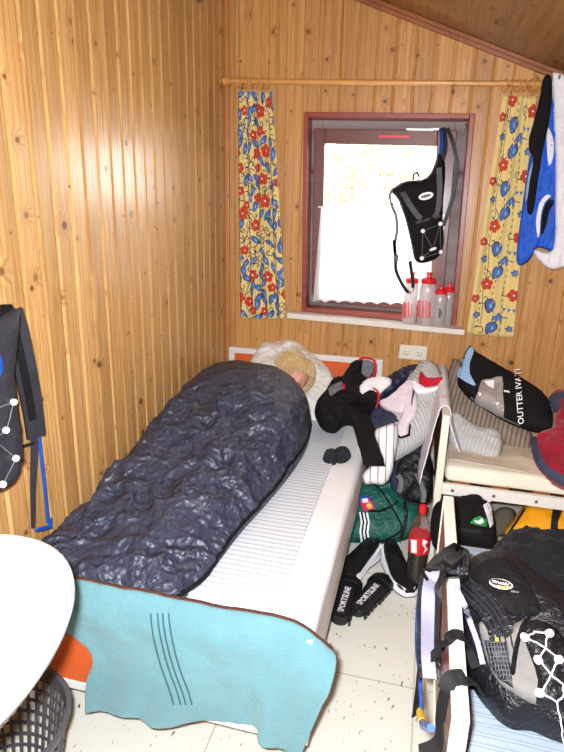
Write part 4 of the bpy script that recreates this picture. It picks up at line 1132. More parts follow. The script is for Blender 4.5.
# black jacket tumbled over the bed edge
bj = thing('jacket', 'black zip jacket with red-edged collar tumbled over the bed edge', 'jacket', (.93, -.5, .5))
jp = PL((.86, -.50, .60), (.05, -.55, .82))
j0 = puff('body', M_BLK, [(315, 416), (316, 404), (324, 394), (332, 383), (345, 379), (354, 372), (366, 380), (377, 390), (378, 406), (368, 416), (358, 424), (346, 422), (336, 430), (322, 427)], jp, .075, .08, .011, .06, (.016, 9), 4, bj)
loft('sleeve', M_BLK, [(onp(352, 410, PL((.9, -.6, .64), (0, -.6, .8))), V((.055, .02, 0)), V((0, -.03, .03))),
      (onp(362, 424, PL((.95, -.72, .60), (0, -.6, .8))), V((.050, .015, 0)), V((0, -.028, .028))),
      (onp(368, 444, PL((.975, -.84, .545), (0, -.8, .6))), V((.046, .012, 0)), V((0, -.024, .02))),
      (onp(375, 466, PY(-.93)), V((.046, .012, 0)), V((0, -.018, .008)))], 22, bj, (.007, 13), 3, 2.3, 7)
cps = [PL((.93, -.30, .72), (.1, -.75, .6))]*1
loft('collar', M_BLK, [(onp(345, 392, PY(-.40)), V((.04, .01, 0)), V((.0, -.03, .04))), (onp(352, 376, PY(-.34)), V((.035, .01, .012)), V((-.02, -.03, .03))),
      (onp(360, 364, PY(-.28)), V((.036, .01, -.006)), V((-.005, -.028, .026))), (onp(369, 366, PY(-.24)), V((.030, .01, -.02)), V((.014, -.02, .024)))], 20, bj, (.006, 14), 5, 2.2, 6)
b = MB(); ribbon(b, [onp(*q, PY(-.305)) for q in ((355, 369), (360, 359), (368, 358), (374, 361), (375, 372), (369, 381))], .011, .007, (0, -1, .3), 6); b.build('red_edging', M_RED, bj)
puff('collar_lining', plain('grey_mesh', (108, 110, 116), .8), [(356, 372), (359, 363), (367, 360), (373, 363), (374, 371), (368, 379), (361, 379)], PY(-.295), .010, .01, .006, .012, (.003, 20), 3, bj)
loft('cuff', M_BLK, [(onp(356, 402, PY(-.56)), V((.03, 0, .02)), V((.0, -.03, .03))), (onp(366, 398, PY(-.57)), V((.02, 0, .036)), V((.0, -.03, .03))), (onp(375, 402, PY(-.57)), V((.012, 0, .045)), V((.0, -.028, .026)))], 18, bj, (.004, 14), 7, 2.2, 5)
b = MB(); ribbon(b, [onp(*q, PY(-.605)) for q in ((373, 388), (378, 392), (378.5, 400), (376, 408))], .009, .006, (0, -1, .5), 6); b.build('red_edging', M_RED, bj)
jt = bvh(j0)
decal('pocket_piping', M_REFL, [(357, 404), (362, 398), (368, 392), (369, 393), (364, 399), (358, 405)], jt, .010, .002, bj, 0, 2)
decal('shoulder_patch', plain('grey_mesh', (108, 110, 116), .8), [(328, 389), (334, 384), (344, 381), (345, 387), (338, 391), (331, 396)], jt, .004, .003, bj, 2, 2)
decal('red_edging', M_RED, [(342, 382), (345, 381), (345, 389), (342.5, 390)], jt, .007, .003, bj, 0, 2)
# rolled socks
sk0 = thing('socks', 'rolled pair of dark grey socks lying on the bed edge', 'socks', (.84, -.8, .505))
spl = PL((.84, -.80, .525), (0, -.3, 1))
puff('sock', M_SOCK, [(323, 457), (326, 451), (334, 450), (338, 456), (336, 464), (328, 467), (323, 463)], spl, .026, .022, .005, None, (.004, 30), 3, sk0)
puff('sock', M_SOCK, [(334, 451), (342, 447), (349, 450), (351, 457), (345, 462), (338, 463), (335, 458)], spl, .026, .022, .005, None, (.004, 30), 5, sk0)

# ------------------------------------------------------------------ things on the floor between the beds
def floor_plane(y, z, n): return PL((1.1, y, z), n)
gb = thing('sports_bag', 'green nylon sports bag with three white-edged stripes on the floor', 'bag', (1.05, -.68, 0))
gpl = PL((1.06, -.72, .13), (-.05, -.72, .66))
g0 = puff('body', M_GREEN, [(352, 517), (355, 500), (360, 484), (372, 479), (390, 480), (398, 488), (406, 498), (418, 504), (420, 520), (416, 532), (404, 540), (388, 543), (368, 543), (346, 541), (347, 530)], gpl, .06, .12, .013, .09, (.012, 9), 4, gb)
gt = bvh(g0)
for k in range(3):
    x = 359+k*3.6; decal('stripe', M_REFL, [(x, 512+k*.4), (x+1.7, 512+k*.4), (x+3.6, 522), (x+2.2, 532), (x+4.0, 543), (x+2.0, 543), (x+.4, 532), (x+1.8, 522)], gt, .003, .0015, gb, 0, 2)
    if k < 2: x += 1.8; decal('stripe', M_BLK, [(x, 512.3+k*.4), (x+1.6, 512.3+k*.4), (x+3.5, 522), (x+2.1, 532), (x+3.8, 543), (x+2.0, 543), (x+.4, 532), (x+1.8, 522)], gt, .0025, .0015, gb, 0, 2)
decal('zip', M_BLK, [(368, 510), (380, 510), (392, 505), (398, 500), (398, 502), (392, 507.5), (380, 512.5), (368, 512)], gt, .003, .002, gb, 0, 2)
b = MB(); ribbon(b, [hit(gt, *q, .006, gpl)[0] for q in ((369, 479), (376, 486), (382, 492), (388, 500), (395, 512), (402, 526), (398, 533), (388, 538), (378, 541))], .009, .003, (0, -.7, .7), 4); b.build('drawcord', M_BLK, gb)
b = MB(); ribbon(b, [hit(gt, *q, .006, gpl)[0] for q in ((404, 502), (406, 516), (404, 528), (400, 538))], .016, .003, (0, -.7, .7), 4); b.build('strap', M_STRAP, gb)
# sweet packet
sp_ = thing('sweet_packet', 'small pink and blue sweet packet lying on the green bag', 'packet', onp(364, 503, gpl)+V((0, -.06, .05)))
gt2 = gt
s0 = decal('wrapper', plain('packet_pink', (214, 40, 110), .3), [(359, 497), (368, 495), (373, 504), (375, 509), (364, 511), (361, 504)], gt, .008, .012, sp_, 0, 2.5, gpl)
s1 = bvh(s0)
decal('blue_top', plain('packet_blue', (40, 80, 190), .3), [(359, 497), (368, 495), (369.5, 498), (360, 500)], s1, .001, .001, sp_, 0, 2)
decal('white_patch', M_REFL, [(361.5, 499), (367.5, 498), (368.5, 502), (363, 503)], s1, .0025, .001, sp_, 1, 1.5)
decal('gold_patch', M_YEL, [(366, 505), (371, 504), (372.5, 508), (368, 509)], s1, .0025, .001, sp_, 1, 1.5)
# dark slate garment and black rucksack crumpled above the green bag
tag(puff('sweatshirt', M_SLATE, [(392, 490), (390, 474), (396, 456), (408, 447), (424, 448), (432, 462), (432, 486), (428, 502), (414, 506), (402, 500)], PL((1.15, -.66, .26), (-.1, -.75, .6)), .03, .05, .013, .05, (.010, 12), 5), 'dark slate sweatshirt crumpled behind the small black rucksack', 'sweatshirt')
rk = thing('rucksack', 'small black rucksack with grey straps crumpled above the green bag', 'backpack', (1.18, -.72, .2))
kp = PL((1.17, -.74, .30), (-.1, -.75, .6))
k0 = puff('body', M_NYLON, [(398, 484), (396, 470), (404, 456), (416, 452), (428, 458), (434, 470), (433, 490), (428, 503), (416, 503), (404, 499)], kp, .04, .04, .010, .05, (.014, 12), 7, rk)
kt = bvh(k0)
for pts in (((399, 475), (402, 482), (401, 492)), ((416, 470), (421, 482), (424, 494), (422, 501)), ((405, 460), (413, 470), (426, 474))):
    b = MB(); ribbon(b, [hit(kt, *q, .008, kp)[0] for q in pts], .022, .004, (0, -.7, .7), 6); b.build('strap', M_GREYST if pts[0][0] != 405 else M_STRAP, rk)
# cola bottle
bc = onp(424, 507, PY(-.965)); bx, by = bc.x-.004, -.965; BS = bc.z/.338+.0
bt = thing('cola_bottle', 'half-full plastic cola bottle with red cap and label on the floor', 'bottle', (bx, by, 0))
def Z(h): return h*BS
def plast():
    t = NT('clear_pet'); o = t.obj()
    tr = t.n('ShaderNodeBsdfTransparent', {0: (.93, .93, .92, 1)}); gl = t.n('ShaderNodeBsdfGlossy', {'Color': (1, 1, 1, 1), 'Roughness': .12})
    df = t.n('ShaderNodeBsdfDiffuse', {0: lin((206, 200, 186))}); m0 = t.n('ShaderNodeMixShader', {0: .04, 1: tr.outputs[0], 2: df.outputs[0]})
    lw = t.n('ShaderNodeLayerWeight', {0: .3}); mx = t.n('ShaderNodeMixShader', {0: t.math('MULTIPLY', lw.outputs[0], .25), 1: m0.outputs[0], 2: gl.outputs[0]})
    t.set(t.t.nodes['Material Output'].inputs[0], mx.outputs[0]); return t.m
M_PET = plast()
prof = [(.030, 0), (.042, .008), (.045, .03), (.045, .10), (.042, .115), (.044, .13), (.045, .20), (.043, .235), (.034, .272), (.022, .298), (.0135, .312), (.0135, .322)]
b = MB(); lathe(b, [(r*1.0, Z(h)) for r, h in prof], (bx, by, 0), 28); b.build('bottle', M_PET, bt)
lq = [(r*.985, Z(h)+.002) for r, h in prof if h < .14]+[(.0435, Z(.156))]
b = MB(); lathe(b, lq, (bx, by, .001), 28); b.build('cola', plain('cola_liquid', (22, 9, 7), .15, .6), bt)
b = MB(); lathe(b, [(.0455, Z(.158)), (.0462, Z(.160)), (.0458, Z(.226)), (.0450, Z(.228))], (bx, by, 0), 28); lb = b.build('label', plain('label_red', (214, 22, 40), .35), bt)
b = MB(); lathe(b, [(.0145, Z(.314)), (.016, Z(.316)), (.016, Z(.340)), (.014, Z(.344))], (bx, by, 0), 20); b.build('cap', M_REDP, bt)
tl = bvh(lb); q0 = px2((bx, by-.046, Z(.193)))
decal('label_white_panel', M_REFL, [(q0[0]-8.5, q0[1]-8), (q0[0]-2.5, q0[1]-7), (q0[0]-2.5, q0[1]+6), (q0[0]-8.0, q0[1]+5)], tl, .001, .0006, lb, 0, 2)
decal('label_swirl', M_REFL, [(q0[0]+4, q0[1]-8), (q0[0]+9, q0[1]-6), (q0[0]+6, q0[1]-2), (q0[0]+9, q0[1]+2), (q0[0]+4, q0[1]+7), (q0[0]+6, q0[1]+1), (q0[0]+3, q0[1]-3)], tl, .001, .0006, lb, 1, 2)

# black trainers with a white sole wedge
def frame_to(o_list, heel, toe, roll=0):
    pass
def make_trainer(name, label, heel, toe, side, L=None):
    heel, toe = V(heel), V(toe); ax = (toe-heel); L = ax.length; ax.normalize(); s = V((-ax.y, ax.x, 0)); z = V((0, 0, 1))
    t = thing(name, label, 'shoe', (heel+toe)/2, 'pair of black trainers')
    def pt(a, b_, h): return heel+ax*a*L+s*b_+z*h
    st = [(.0, .030, .090, .0), (.10, .040, .098, .0), (.28, .043, .096, -.002), (.42, .044, .084, -.003), (.58, .050, .070, .0), (.75, .055, .056, .004), (.90, .045, .044, .006), (1.0, .018, .028, .004)]
    loft('upper', M_SHOE, [(pt(a, o, .018+(h-.012)/2), s*w_, z*(h-.018)/2) for a, w_, h, o in st], 26, t, (.002, 20), 3, 2.5, 6)
    loft('sole', M_REFL if False else M_WCLOTH, [(pt(a*1.02-.01, o, .012), s*(w_+.004), z*.0115) for a, w_, h, o in st], 26, t, (0, 1), 1, 3.2, 6)
    loft('outsole', M_SOLE, [(pt(a*1.02-.01, o, .003), s*(w_+.0045), z*.003) for a, w_, h, o in st], 26, t, (0, 1), 1, 3.2, 6)
    b = MB(); P = [pt(.14+.20*math.cos(a)+.04, .026*math.sin(a), .094-.006*math.cos(a)) for a in [2*PI*k/20 for k in range(20)]]; tube(b, P, .007, 8, closed=True); b.build('collar', M_BLK, t)
    b = MB(); vs = [pt(.14+.20*math.cos(a)+.04, .026*math.sin(a), .0985-.006*math.cos(a)) for a in [2*PI*k/20 for k in range(20)]]; b.add(vs+[q-z*.006 for q in vs], [tuple(range(20)), tuple(range(20, 40))[::-1]]+[(k, (k+1) % 20, 20+(k+1) % 20, 20+k) for k in range(20)]); b.build('insole', M_NYLON2, t)
    for sg in (-1, 1):
        b = MB(); ribbon(b, [pt(.98, sg*.025+.004, .024), pt(.80, sg*.0575+.004, .032), pt(.55, sg*.054, .036), pt(.30, sg*.0465-.002, .052), pt(.12, sg*.043, .076), pt(.04, sg*.036, .088)], .02, .004, list((s*sg+z*.5) for _ in range(3)), 6, ws=(.034, .010)); b.build('side_stripe', M_WCLOTH, t)
    b = MB()
    for k in range(5):
        a = .44+k*.065; tube(b, smooth_path([pt(a, -.026, .075-k*.005), pt(a+.02, 0, .087-k*.007), pt(a+.005, .026, .075-k*.005)], 4), .0024, 6)
    b.build('laces', M_STRAP, t)
make_trainer('trainer', 'black trainer with white side stripe, toe beside the bed', (1.03, -.785, .0), (.895, -1.045, .0), 1)
make_trainer('trainer', 'black trainer with white side stripe, toe towards the cola bottle', (1.095, -.79, 0), (1.205, -1.055, 0), -1)

# bath sandals with lettered footbeds
def make_sandal(label, heel, toe, word, flip):
    heel, toe = V(heel), V(toe); ax = (toe-heel); L = ax.length; ax.normalize(); s = V((-ax.y, ax.x, 0)); z = V((0, 0, 1))
    t = thing('bath_sandal', label, 'sandal', (heel+toe)/2, 'pair of bath sandals')
    def pt(a, b_, h): return heel+ax*a*L+s*b_+z*h
    st = [(.0, .020, 0), (.04, .033, 0), (.18, .040, 0), (.42, .039, 0), (.62, .045, .003), (.82, .046, .004), (.95, .034, .004), (1.0, .018, .004)]
    b = MB(); loft('sole', M_SOLE, [(pt(a, o, .019+.006*(1-math.sin(a*PI))), s*w_, z*.019) for a, w_, o in st], 30, None, (0, 1), 1, 4.0, 6, b)
    for k in range(9):
        for sg in (-1, 1):
            a = .08+k*.105; w_ = .041 if a < .5 else .046; c = pt(a, sg*w_, .012); b.add([c+ax*x*.009+s*sg*y*.004+z*h for h in (-.012, .012) for x, y in ((-1, -1), (1, -1), (1, 1), (-1, 1))], [(0, 3, 2, 1), (4, 5, 6, 7), (0, 1, 5, 4), (1, 2, 6, 5), (2, 3, 7, 6), (3, 0, 4, 7)])
    b.build('sole', M_SOLE, t, True)
    b = MB(); tube(b, [pt(a, o+w_*.82*sg, .0395+.006*(1-math.sin(a*PI))) for sg, seq in ((1, st), (-1, st[::-1])) for a, w_, o in seq], .0035, 6, closed=True); b.build('rim', M_BLACKP, t)
    b = MB()
    for k in range(-3, 4): tube(b, [pt(a, k*.0085, .0385+.006*(1-math.sin(a*PI))) for a in (.06, .25, .4, .55, .74)], .0014, 5)
    b.build('footbed_ribs', M_GREYST if False else M_NYLON2, t)
    # arched strap over the toes
    b = MB(); rows = []
    for a in (.76, .81, .87, .92):
        rows.append([pt(a, math.cos(q)*.050+.003, .018+math.sin(q)*(.046-.05*(a-.76))) for q in [PI*k/12 for k in range(13)]])
    sh_ = sheet('strap', M_SHOE, rows, 24, 8, .006, (0, 1), 1, t)
    lettering('lettering', M_REFL, word, pt(.42, 0, .0415), ax*flip, s*flip, z, .036, t, .0012, .008, .86)
make_sandal('black bath sandal lying close against the bed side', (.935, -1.315, 0), (.952, -1.03, 0), 'SPORTSLINE', 1)
make_sandal('black bath sandal turned outward in the middle of the floor', (.99, -1.245, 0), (1.098, -.985, 0), 'SPORTSLINE', 1)

# ------------------------------------------------------------------ under the far bed
hb_ = thing('holdall', 'black holdall with a green badge under the far bed rail', 'bag', (1.45, -.95, 0))
hpn = PL((1.42, -1.02, .22), (-.08, -.78, .6))
h0 = puff('body', M_BLK, [(431, 540), (432, 512), (440, 500), (458, 496), (477, 493), (486, 501), (493, 512), (496, 535), (492, 549), (462, 548), (440, 552)], hpn, .07, .14, .013, .08, (.012, 9), 6, hb_)
ht = bvh(h0)
decal('badge', plain('badge_green', (30, 150, 70), .5), [(470, 523), (474, 518), (480, 516), (487, 520), (487, 527), (478, 525)], ht, .003, .002, hb_, 0, 2)
decal('badge_print', M_REFL, [(474, 520), (478, 521), (482, 518), (484, 522), (480, 524), (476, 523)], ht, .006, .001, hb_, 0, 1.5)
decal('white_tag', M_WCLOTH, [(483, 505), (488, 502), (492, 509), (493.5, 524), (490, 528), (487, 517)], ht, .004, .002, hb_, 1, 2)
decal('handle', M_STRAP, [(455, 527), (475, 530), (492, 530), (492, 533), (474, 533.5), (455, 530)], ht, .004, .003, hb_, 0, 2.5)
ob = thing('duffel_bag', 'amber yellow duffel bag with black strap on the floor under the bed', 'bag', (1.75, -.9, 0))
opl = PL((1.74, -1.02, .16), (-.05, -.7, .7))
o0 = puff('body', M_YELBAG, [(505, 534), (514, 519), (525, 506), (545, 505), (600, 512), (650, 530), (660, 560), (600, 556), (560, 545), (530, 540)], opl, .06, .13, .014, .09, (.008, 9), 5, ob)
ot = bvh(o0)
decal('strap', M_STRAP, [(553, 507), (563, 509), (558, 522), (558, 540), (550, 538), (551, 521)], ot, .004, .003, ob, 1, 2.5)
decal('piping', M_BLK, [(507, 534), (524, 508), (526, 509), (509, 535)], ot, .004, .003, ob, 0, 2.5)
tag(puff('trousers', plain('olive_drab', (96, 88, 72), .9), [(490, 530), (494, 512), (504, 507), (514, 510), (514, 522), (508, 532), (498, 536)], PL((1.62, -.82, .12), (-.05, -.7, .7)), .03, .06, .012, .04, (.008, 12), 5), 'olive trousers crumpled between the black holdall and the amber duffel', 'trousers')

# ------------------------------------------------------------------ near bed: fleece and large backpack
fpl = PL((1.64, -1.62, .69), (-.10, -.45, .88))
tag(puff('fleece_jacket', M_FLEECE, [(472, 585), (478, 566), (490, 552), (500, 541), (520, 533), (545, 535), (580, 536), (640, 545), (660, 600), (640, 660), (590, 660), (550, 640), (520, 610), (490, 600)], fpl, .10, .09, .013, .10, (.022, 14), 9), 'fluffy black fleece jacket heaped behind the large backpack', 'jacket')
bk = thing('backpack', 'large black backpack with grey side panel and white lacing lying on the near bed', 'backpack', (1.55, -2.0, .56))
bpl = PL((1.50, -1.95, .69), (-.22, -.42, .88))
k0 = puff('body', M_NYLON, [(458, 604), (462, 580), (470, 564), (486, 556), (506, 556), (524, 566), (544, 582), (570, 600), (610, 640), (620, 700), (600, 745), (560, 742), (532, 731), (508, 729), (490, 712), (476, 694), (466, 672), (458, 640)], bpl, .085, .10, .012, .085, (.009, 8), 4, bk)
kt = bvh(k0)
lid = decal('lid', M_BLK, [(470, 576), (486, 560), (506, 558), (522, 572), (536, 596), (540, 612), (524, 617), (508, 612), (492, 604), (478, 594)], kt, .004, .004, bk, 3, 3, None, .010)
lt = bvh(lid)
gpn = decal('side_panel', M_GREYP, [(479, 624), (484, 622), (494, 628), (506, 632), (514, 624), (524, 620), (544, 620), (556, 640), (564, 690), (560, 705), (540, 706), (524, 700), (512, 692), (500, 684), (490, 668), (483, 646)], kt, .004, .004, bk, 2, 3, None, .012)
gt_ = bvh(gpn)
b_ = decal('mesh_pocket', M_NYLON2, [(484, 640), (492, 641), (506, 642), (509, 652), (511, 670), (513, 688), (500, 680), (490, 666)], gt_, .003, .003, bk, 1, 2.5, None, .006)
b = MB()     # net over the pocket
mt_ = bvh(b_)
for k in range(9):
    P = [hit(mt_, 485+k*3.0+i*.9-(8-k)*.0, 641+i*4.4+k*.5, .0025, bpl)[0] for i in range(9)]; tube(b, P, .0009, 4)
for k in range(9):
    P = [hit(mt_, 485+i*3.1+k*1.0, 643+k*4.6, .0025, bpl)[0] for i in range(8)]; tube(b, P, .0009, 4)
b.build('pocket_net', M_GREYST, b_)
decal('front_panel', M_NYLON, [(521, 628), (530, 620), (546, 622), (566, 640), (580, 690), (570, 712), (548, 708), (536, 704), (538, 680), (530, 655)], gt_, .004, .006, bk, 2, 3, kt and bpl, .012)
b = MB(); tube(b, smooth_path([hit(gt_, *q, .007, bpl)[0] for q in ((512, 692), (513, 672), (516, 650), (519, 635), (526, 624), (540, 619), (552, 624))], 5), .005, 6); b.build('zip', M_BLK, bk)
decal('zip_pull', M_METAL, [(500, 634), (504, 629), (508, 628), (507, 631), (503, 636)], kt, .016, .003, bk, 0, 1.5)
decal('buckle_dot', M_YEL, [(495, 638), (498, 637.5), (498.5, 641), (495.5, 641.5)], kt, .020, .003, bk, 1, 1.5)
# oval badge
def oval(cx, cy, a, b_, r, n=16): return [(cx+a*math.cos(q)*math.cos(r)-b_*math.sin(q)*math.sin(r), cy+a*math.cos(q)*math.sin(r)+b_*math.sin(q)*math.cos(r)) for q in [2*PI*k/n for k in range(n)]]
bd = decal('badge', plain('badge_silver', (206, 200, 190), .4), oval(501, 584, 12.4, 5.0, .22), lt, .003, .002, bk, 0, 2, bpl)
b2 = bvh(bd)
decal('badge_field', M_BLK, oval(500.6, 583.0, 11, 3.6, .22), b2, .0008, .0006, bk, 0, 2, bpl)
decal('badge_orange', plain('badge_orange', (232, 150, 50), .4), [(496, 585), (502, 586), (510, 586.5), (508, 588.4), (500, 588), (495, 586.6)], b2, .0022, .0006, bk, 0, 1.5, bpl)
b = MB(); tube(b, smooth_path([hit(b2, 492.5+i*1.35, 580.9+i*.3+(1.5 if i % 2 else -.7), .0028, bpl)[0] for i in range(13)], 4), .0009, 5); b.build('badge_script', M_REFL, bk)
decal('small_tag', M_GREYST, [(511, 590), (519, 591.5), (519, 593), (511, 592)], lt, .003, .001, bk, 0, 2, bpl)
# white reflective lacing
fpt = bvh(*[o for o in bk.children if o.name.startswith(('front_panel', 'side_panel', 'body'))])
dots = [(526, 638), (548, 634), (539, 661), (557, 660), (541, 693), (566, 690)]
def lace_px(seq):
    b = MB(); P = []
    for a, c in zip(seq, seq[1:]):
        for i in range(8): q = (a[0]+(c[0]-a[0])*i/8, a[1]+(c[1]-a[1])*i/8); P.append(hit(fpt, *q, .006, bpl)[0])
    P.append(hit(fpt, *seq[-1], .006, bpl)[0]); tube(b, P, .0017, 6); return b.build('lacing', M_REFL, bk)
lace_px([(526, 638), (535, 633.5), (548, 634)]); lace_px([(526, 638), (546, 649), (539, 661)]); lace_px([(548, 634), (546, 649), (557, 660)])
lace_px([(539, 661), (552, 676), (541, 693)]); lace_px([(557, 660), (552, 676), (566, 690)]); lace_px([(541, 693), (556, 700), (566, 690)]); lace_px([(556, 700), (560, 716), (563, 733), (566, 752)])
for q in dots:
    p, n = hit(fpt, *q, .006, bpl); b = MB(); e1 = n.orthogonal().normalized(); e2 = n.cross(e1)
    vs = [p+(e1*math.cos(a)+e2*math.sin(a))*r*.0085+n*h for r, h in ((1, -.006), (1, .003), (.75, .006), (.05, .007)) for a in [2*PI*k/12 for k in range(12)]]
    b.add(vs, [(i*12+k, i*12+(k+1) % 12, i*12+12+(k+1) % 12, i*12+12+k) for i in range(3) for k in range(12)]); b.build('lace_eyelet', M_REFL, bk)
# shoulder strap looping over the headboard, with pale padding; waist straps; blue drinking tube
def S3(px, py, x): return onp(px, py, PX(x))
bodt = bvh(k0, lid)
def onb(px, py, o): return hit(bodt, px, py, o, bpl)[0]
over = [onb(506, 652, .012), onb(499, 634, .014), onb(490, 615, .016), onb(478, 597, .020), onb(466, 582, .024)]
sh1 = over+[onp(456, 572, PZ(.80)), V((1.285, -1.925, .805)), S3(439, 567, 1.238), S3(433, 574, 1.222), S3(430, 590, 1.222), S3(429, 620, 1.228), S3(429, 652, 1.238), S3(431, 678, 1.248)]
nl = [V((-.2, -.4, .9))]*6+[V((-.3, -.45, .85))]+[V((-.35, -.75, .5))]*6
b = MB(); ribbon(b, sh1, .056, .010, nl, 6); st_ = b.build('shoulder_strap', M_NYLON, bk)
b = MB(); ribbon(b, [p+q_.normalized()*.0075 for p, q_ in zip(sh1[7:], nl[7:])], .036, .004, nl[7:], 6, ws=(.030, .034)); b.build('strap_padding', M_LAV, st_)
b = MB()
for o in (-.018, -.006, .006, .018):
    Pq = smooth_path(sh1[:7], 6); P = []
    for i, p in enumerate(Pq):
        t_ = (Pq[min(i+1, len(Pq)-1)]-Pq[max(i-1, 0)]).normalized(); q_ = V((-.2, -.4, .9)); s = t_.cross(q_).normalized(); P.append(p+s*o+s.cross(t_).normalized()*.0055)
    tube(b, P, .0022, 5)
b.build('strap_piping', M_NYLON2, st_)
b = MB(); ribbon(b, [onp(455, 586, PZ(.785)), onp(464, 604, PZ(.77)), onb(472, 622, .01), onb(480, 646, .01), onb(485, 664, .01)], .012, .006, (-.2, -.5, .8), 6); b.build('strap_edge', M_LAV, st_)
w1 = [onp(476, 668, PZ(.67)), onp(466, 646, PZ(.70)), V((1.310, -2.185, .768)), V((1.280, -2.20, .770)), V((1.252, -2.215, .768)), S3(437, 652, 1.247), S3(424, 664, 1.240), S3(419, 672, 1.232)]
w1[2] = onp(463, 637, PZ(.768)); w1[3] = onp(455, 634, PZ(.769)); w1[4] = onp(446, 641, PZ(.765))
b = MB(); ribbon(b, w1, .022, .004, [V((0, -.3, 1))]*5+[V((-1, -.4, .2))]*3, 6); b.build('waist_strap', M_STRAP, bk)
w2 = [onp(480, 690, PZ(.66)), onp(472, 682, PZ(.71)), onp(466, 678, PZ(.766)), onp(458, 677, PZ(.770)), onp(449, 681, PZ(.765)), S3(443, 700, 1.252), S3(440, 720, 1.250), S3(437, 745, 1.248), S3(420, 752, 1.235)]
b = MB(); ribbon(b, w2, .030, .005, [V((0, -.3, 1))]*5+[V((-1, -.4, .2))]*4, 6); b.build('waist_strap', M_STRAP, bk)
b = MB(); ribbon(b, [S3(420, 672, 1.225), S3(417, 700, 1.225), S3(414, 716, 1.22)], .022, .005, (-1, -.5, .2), 6); b.build('strap_end', M_STRAP, bk)
b = MB(); tube(b, smooth_path([onp(447, 562, PZ(.812)), S3(437, 565, 1.255), S3(424, 580, 1.235), S3(418, 602, 1.222), S3(416.5, 640, 1.222), S3(419.5, 675, 1.226), S3(421, 700, 1.230), S3(422, 716, 1.232)], 6), .0052, 8); tb = b.build('drinking_tube', M_BLUEP, bk)
b = MB(); tube(b, [S3(420, 712, 1.225), S3(422, 722, 1.227)], .0085, 8); b.build('yellow_ring', M_YEL, tb)
b = MB(); tube(b, [S3(421, 720, 1.227), S3(424, 726, 1.228), S3(431, 728, 1.235)], [.007, .009, .008], 8); b.build('bite_valve', M_BLUEP, tb)

# ------------------------------------------------------------------ bag and bottles at the window
wb = thing('hydration_pack', 'small black cycling pack hanging from the open window sash', 'backpack', (1.05, -.05, 1.25))
hp2 = PY(-.075)
w0 = puff('body', M_BLK, [(391, 190), (404, 181.5), (418, 180), (427, 177), (434, 165), (438.5, 153), (443.5, 158), (445, 172), (443, 200), (442.5, 218), (443.5, 240), (439, 256), (424, 263), (415, 260), (411, 243), (405, 218), (397, 198)], hp2, .035, .035, .010, .05, (.004, 9), 3, wb)
w_t = bvh(w0)
decal('logo', M_REFL, oval(426, 196, 7.6, 3.7, -.25), w_t, .003, .002, wb, 0, 2)
decal('logo_print', M_GREYST, oval(426, 196, 5.6, 1.5, -.25), w_t, .0062, .001, wb, 0, 2)
for P in (((399, 186), (406, 198), (414, 211), (421, 219)), ((439, 168), (439.5, 190), (438, 208), (434, 218))):
    b = MB(); ribbon(b, [hit(w_t, *q, .003, hp2)[0] for q in P], .026, .004, (0, -1, 0), 5); b.build('panel_seam', M_NYLON2, wb)
b = MB(); ribbon(b, [hit(w_t, *q, .003, hp2)[0] for q in ((416, 223), (426, 220), (440, 216))], .012, .003, (0, -1, 0), 4); b.build('pocket_edge', M_NYLON, wb)
dots = [(423, 231), (440, 224), (422, 258), (433, 249), (440, 252)]
for A_, B_ in ((0, 1), (0, 3), (1, 3), (3, 2), (1, 4), (2, 4), (0, 2)):
    b = MB(); P = [hit(w_t, dots[A_][0]+(dots[B_][0]-dots[A_][0])*i/6, dots[A_][1]+(dots[B_][1]-dots[A_][1])*i/6, .004, hp2)[0] for i in range(7)]; tube(b, P, .0014, 5); b.build('lacing', M_GREYST, wb)
for q in dots:
    p, n = hit(w_t, *q, .003, hp2); b = MB(); big = q == (433, 249)
    vs = [p+V((math.cos(a)*r*(.018 if big else .011), -h, math.sin(a)*r*(.008 if big else .011)+math.cos(a)*r*(.006 if big else 0))) for r, h in ((1, -.004), (1, .004), (.7, .007), (.05, .008)) for a in [2*PI*k/12 for k in range(12)]]
    b.add(vs, [(i*12+k, i*12+(k+1) % 12, i*12+12+(k+1) % 12, i*12+12+k) for i in range(3) for k in range(12)]); b.build('lace_eyelet', M_REFL, wb)
def hang(name, mat, pts, w_, y=-.07, th=.004, ws=None):
    b = MB(); ribbon(b, [onp(q[0], q[1], PY(q[2] if len(q) > 2 else y)) for q in pts], w_, th, (0, -1, 0), 6, ws=ws); b.build(name, mat, wb)
hang('shoulder_strap', M_NYLON2, [(442, 128, .0), (444, 138, -.04), (444, 150, -.07), (441, 160, -.085)], .03)
hang('blue_strap', M_BLUEP, [(441, 130, -.01), (441.5, 142, -.055), (440, 158, -.09)], .016)
hang('shoulder_strap', M_NYLON2, [(447, 128, .0), (452, 140, -.03), (455.5, 155, -.04), (457, 168, -.04), (453, 195, -.05), (448, 212, -.06), (443, 226, -.07)], .018)
hang('shoulder_strap', M_GREYST, [(393, 189), (390, 196), (392, 206), (396, 216), (397, 230), (394.5, 246), (395, 254)], .014)
hang('waist_strap', M_STRAP, [(394, 240), (395.5, 258), (396, 270), (400, 280), (406, 290), (411, 292), (413, 284), (411.5, 272), (410, 261)], .017)
hang('grab_loop', M_STRAP, [(413, 180), (414, 174), (417, 173), (420, 178)], .01)
b = MB(); c = onp(396, 258, PY(-.078)); b.box((c.x-.012, c.y-.006, c.z-.018), (c.x+.012, c.y+.006, c.z+.018)); b.build('buckle', M_BLACKP, wb, False, .003)
b = MB(); tube(b, [WC+V((.385, .035, .46)), WC+V((.385, -.008, .462)), WC+V((.383, -.016, .475))], .006, 8); tag(b.build('hook', M_METAL), 'small metal hook at the top of the window frame', 'hook')
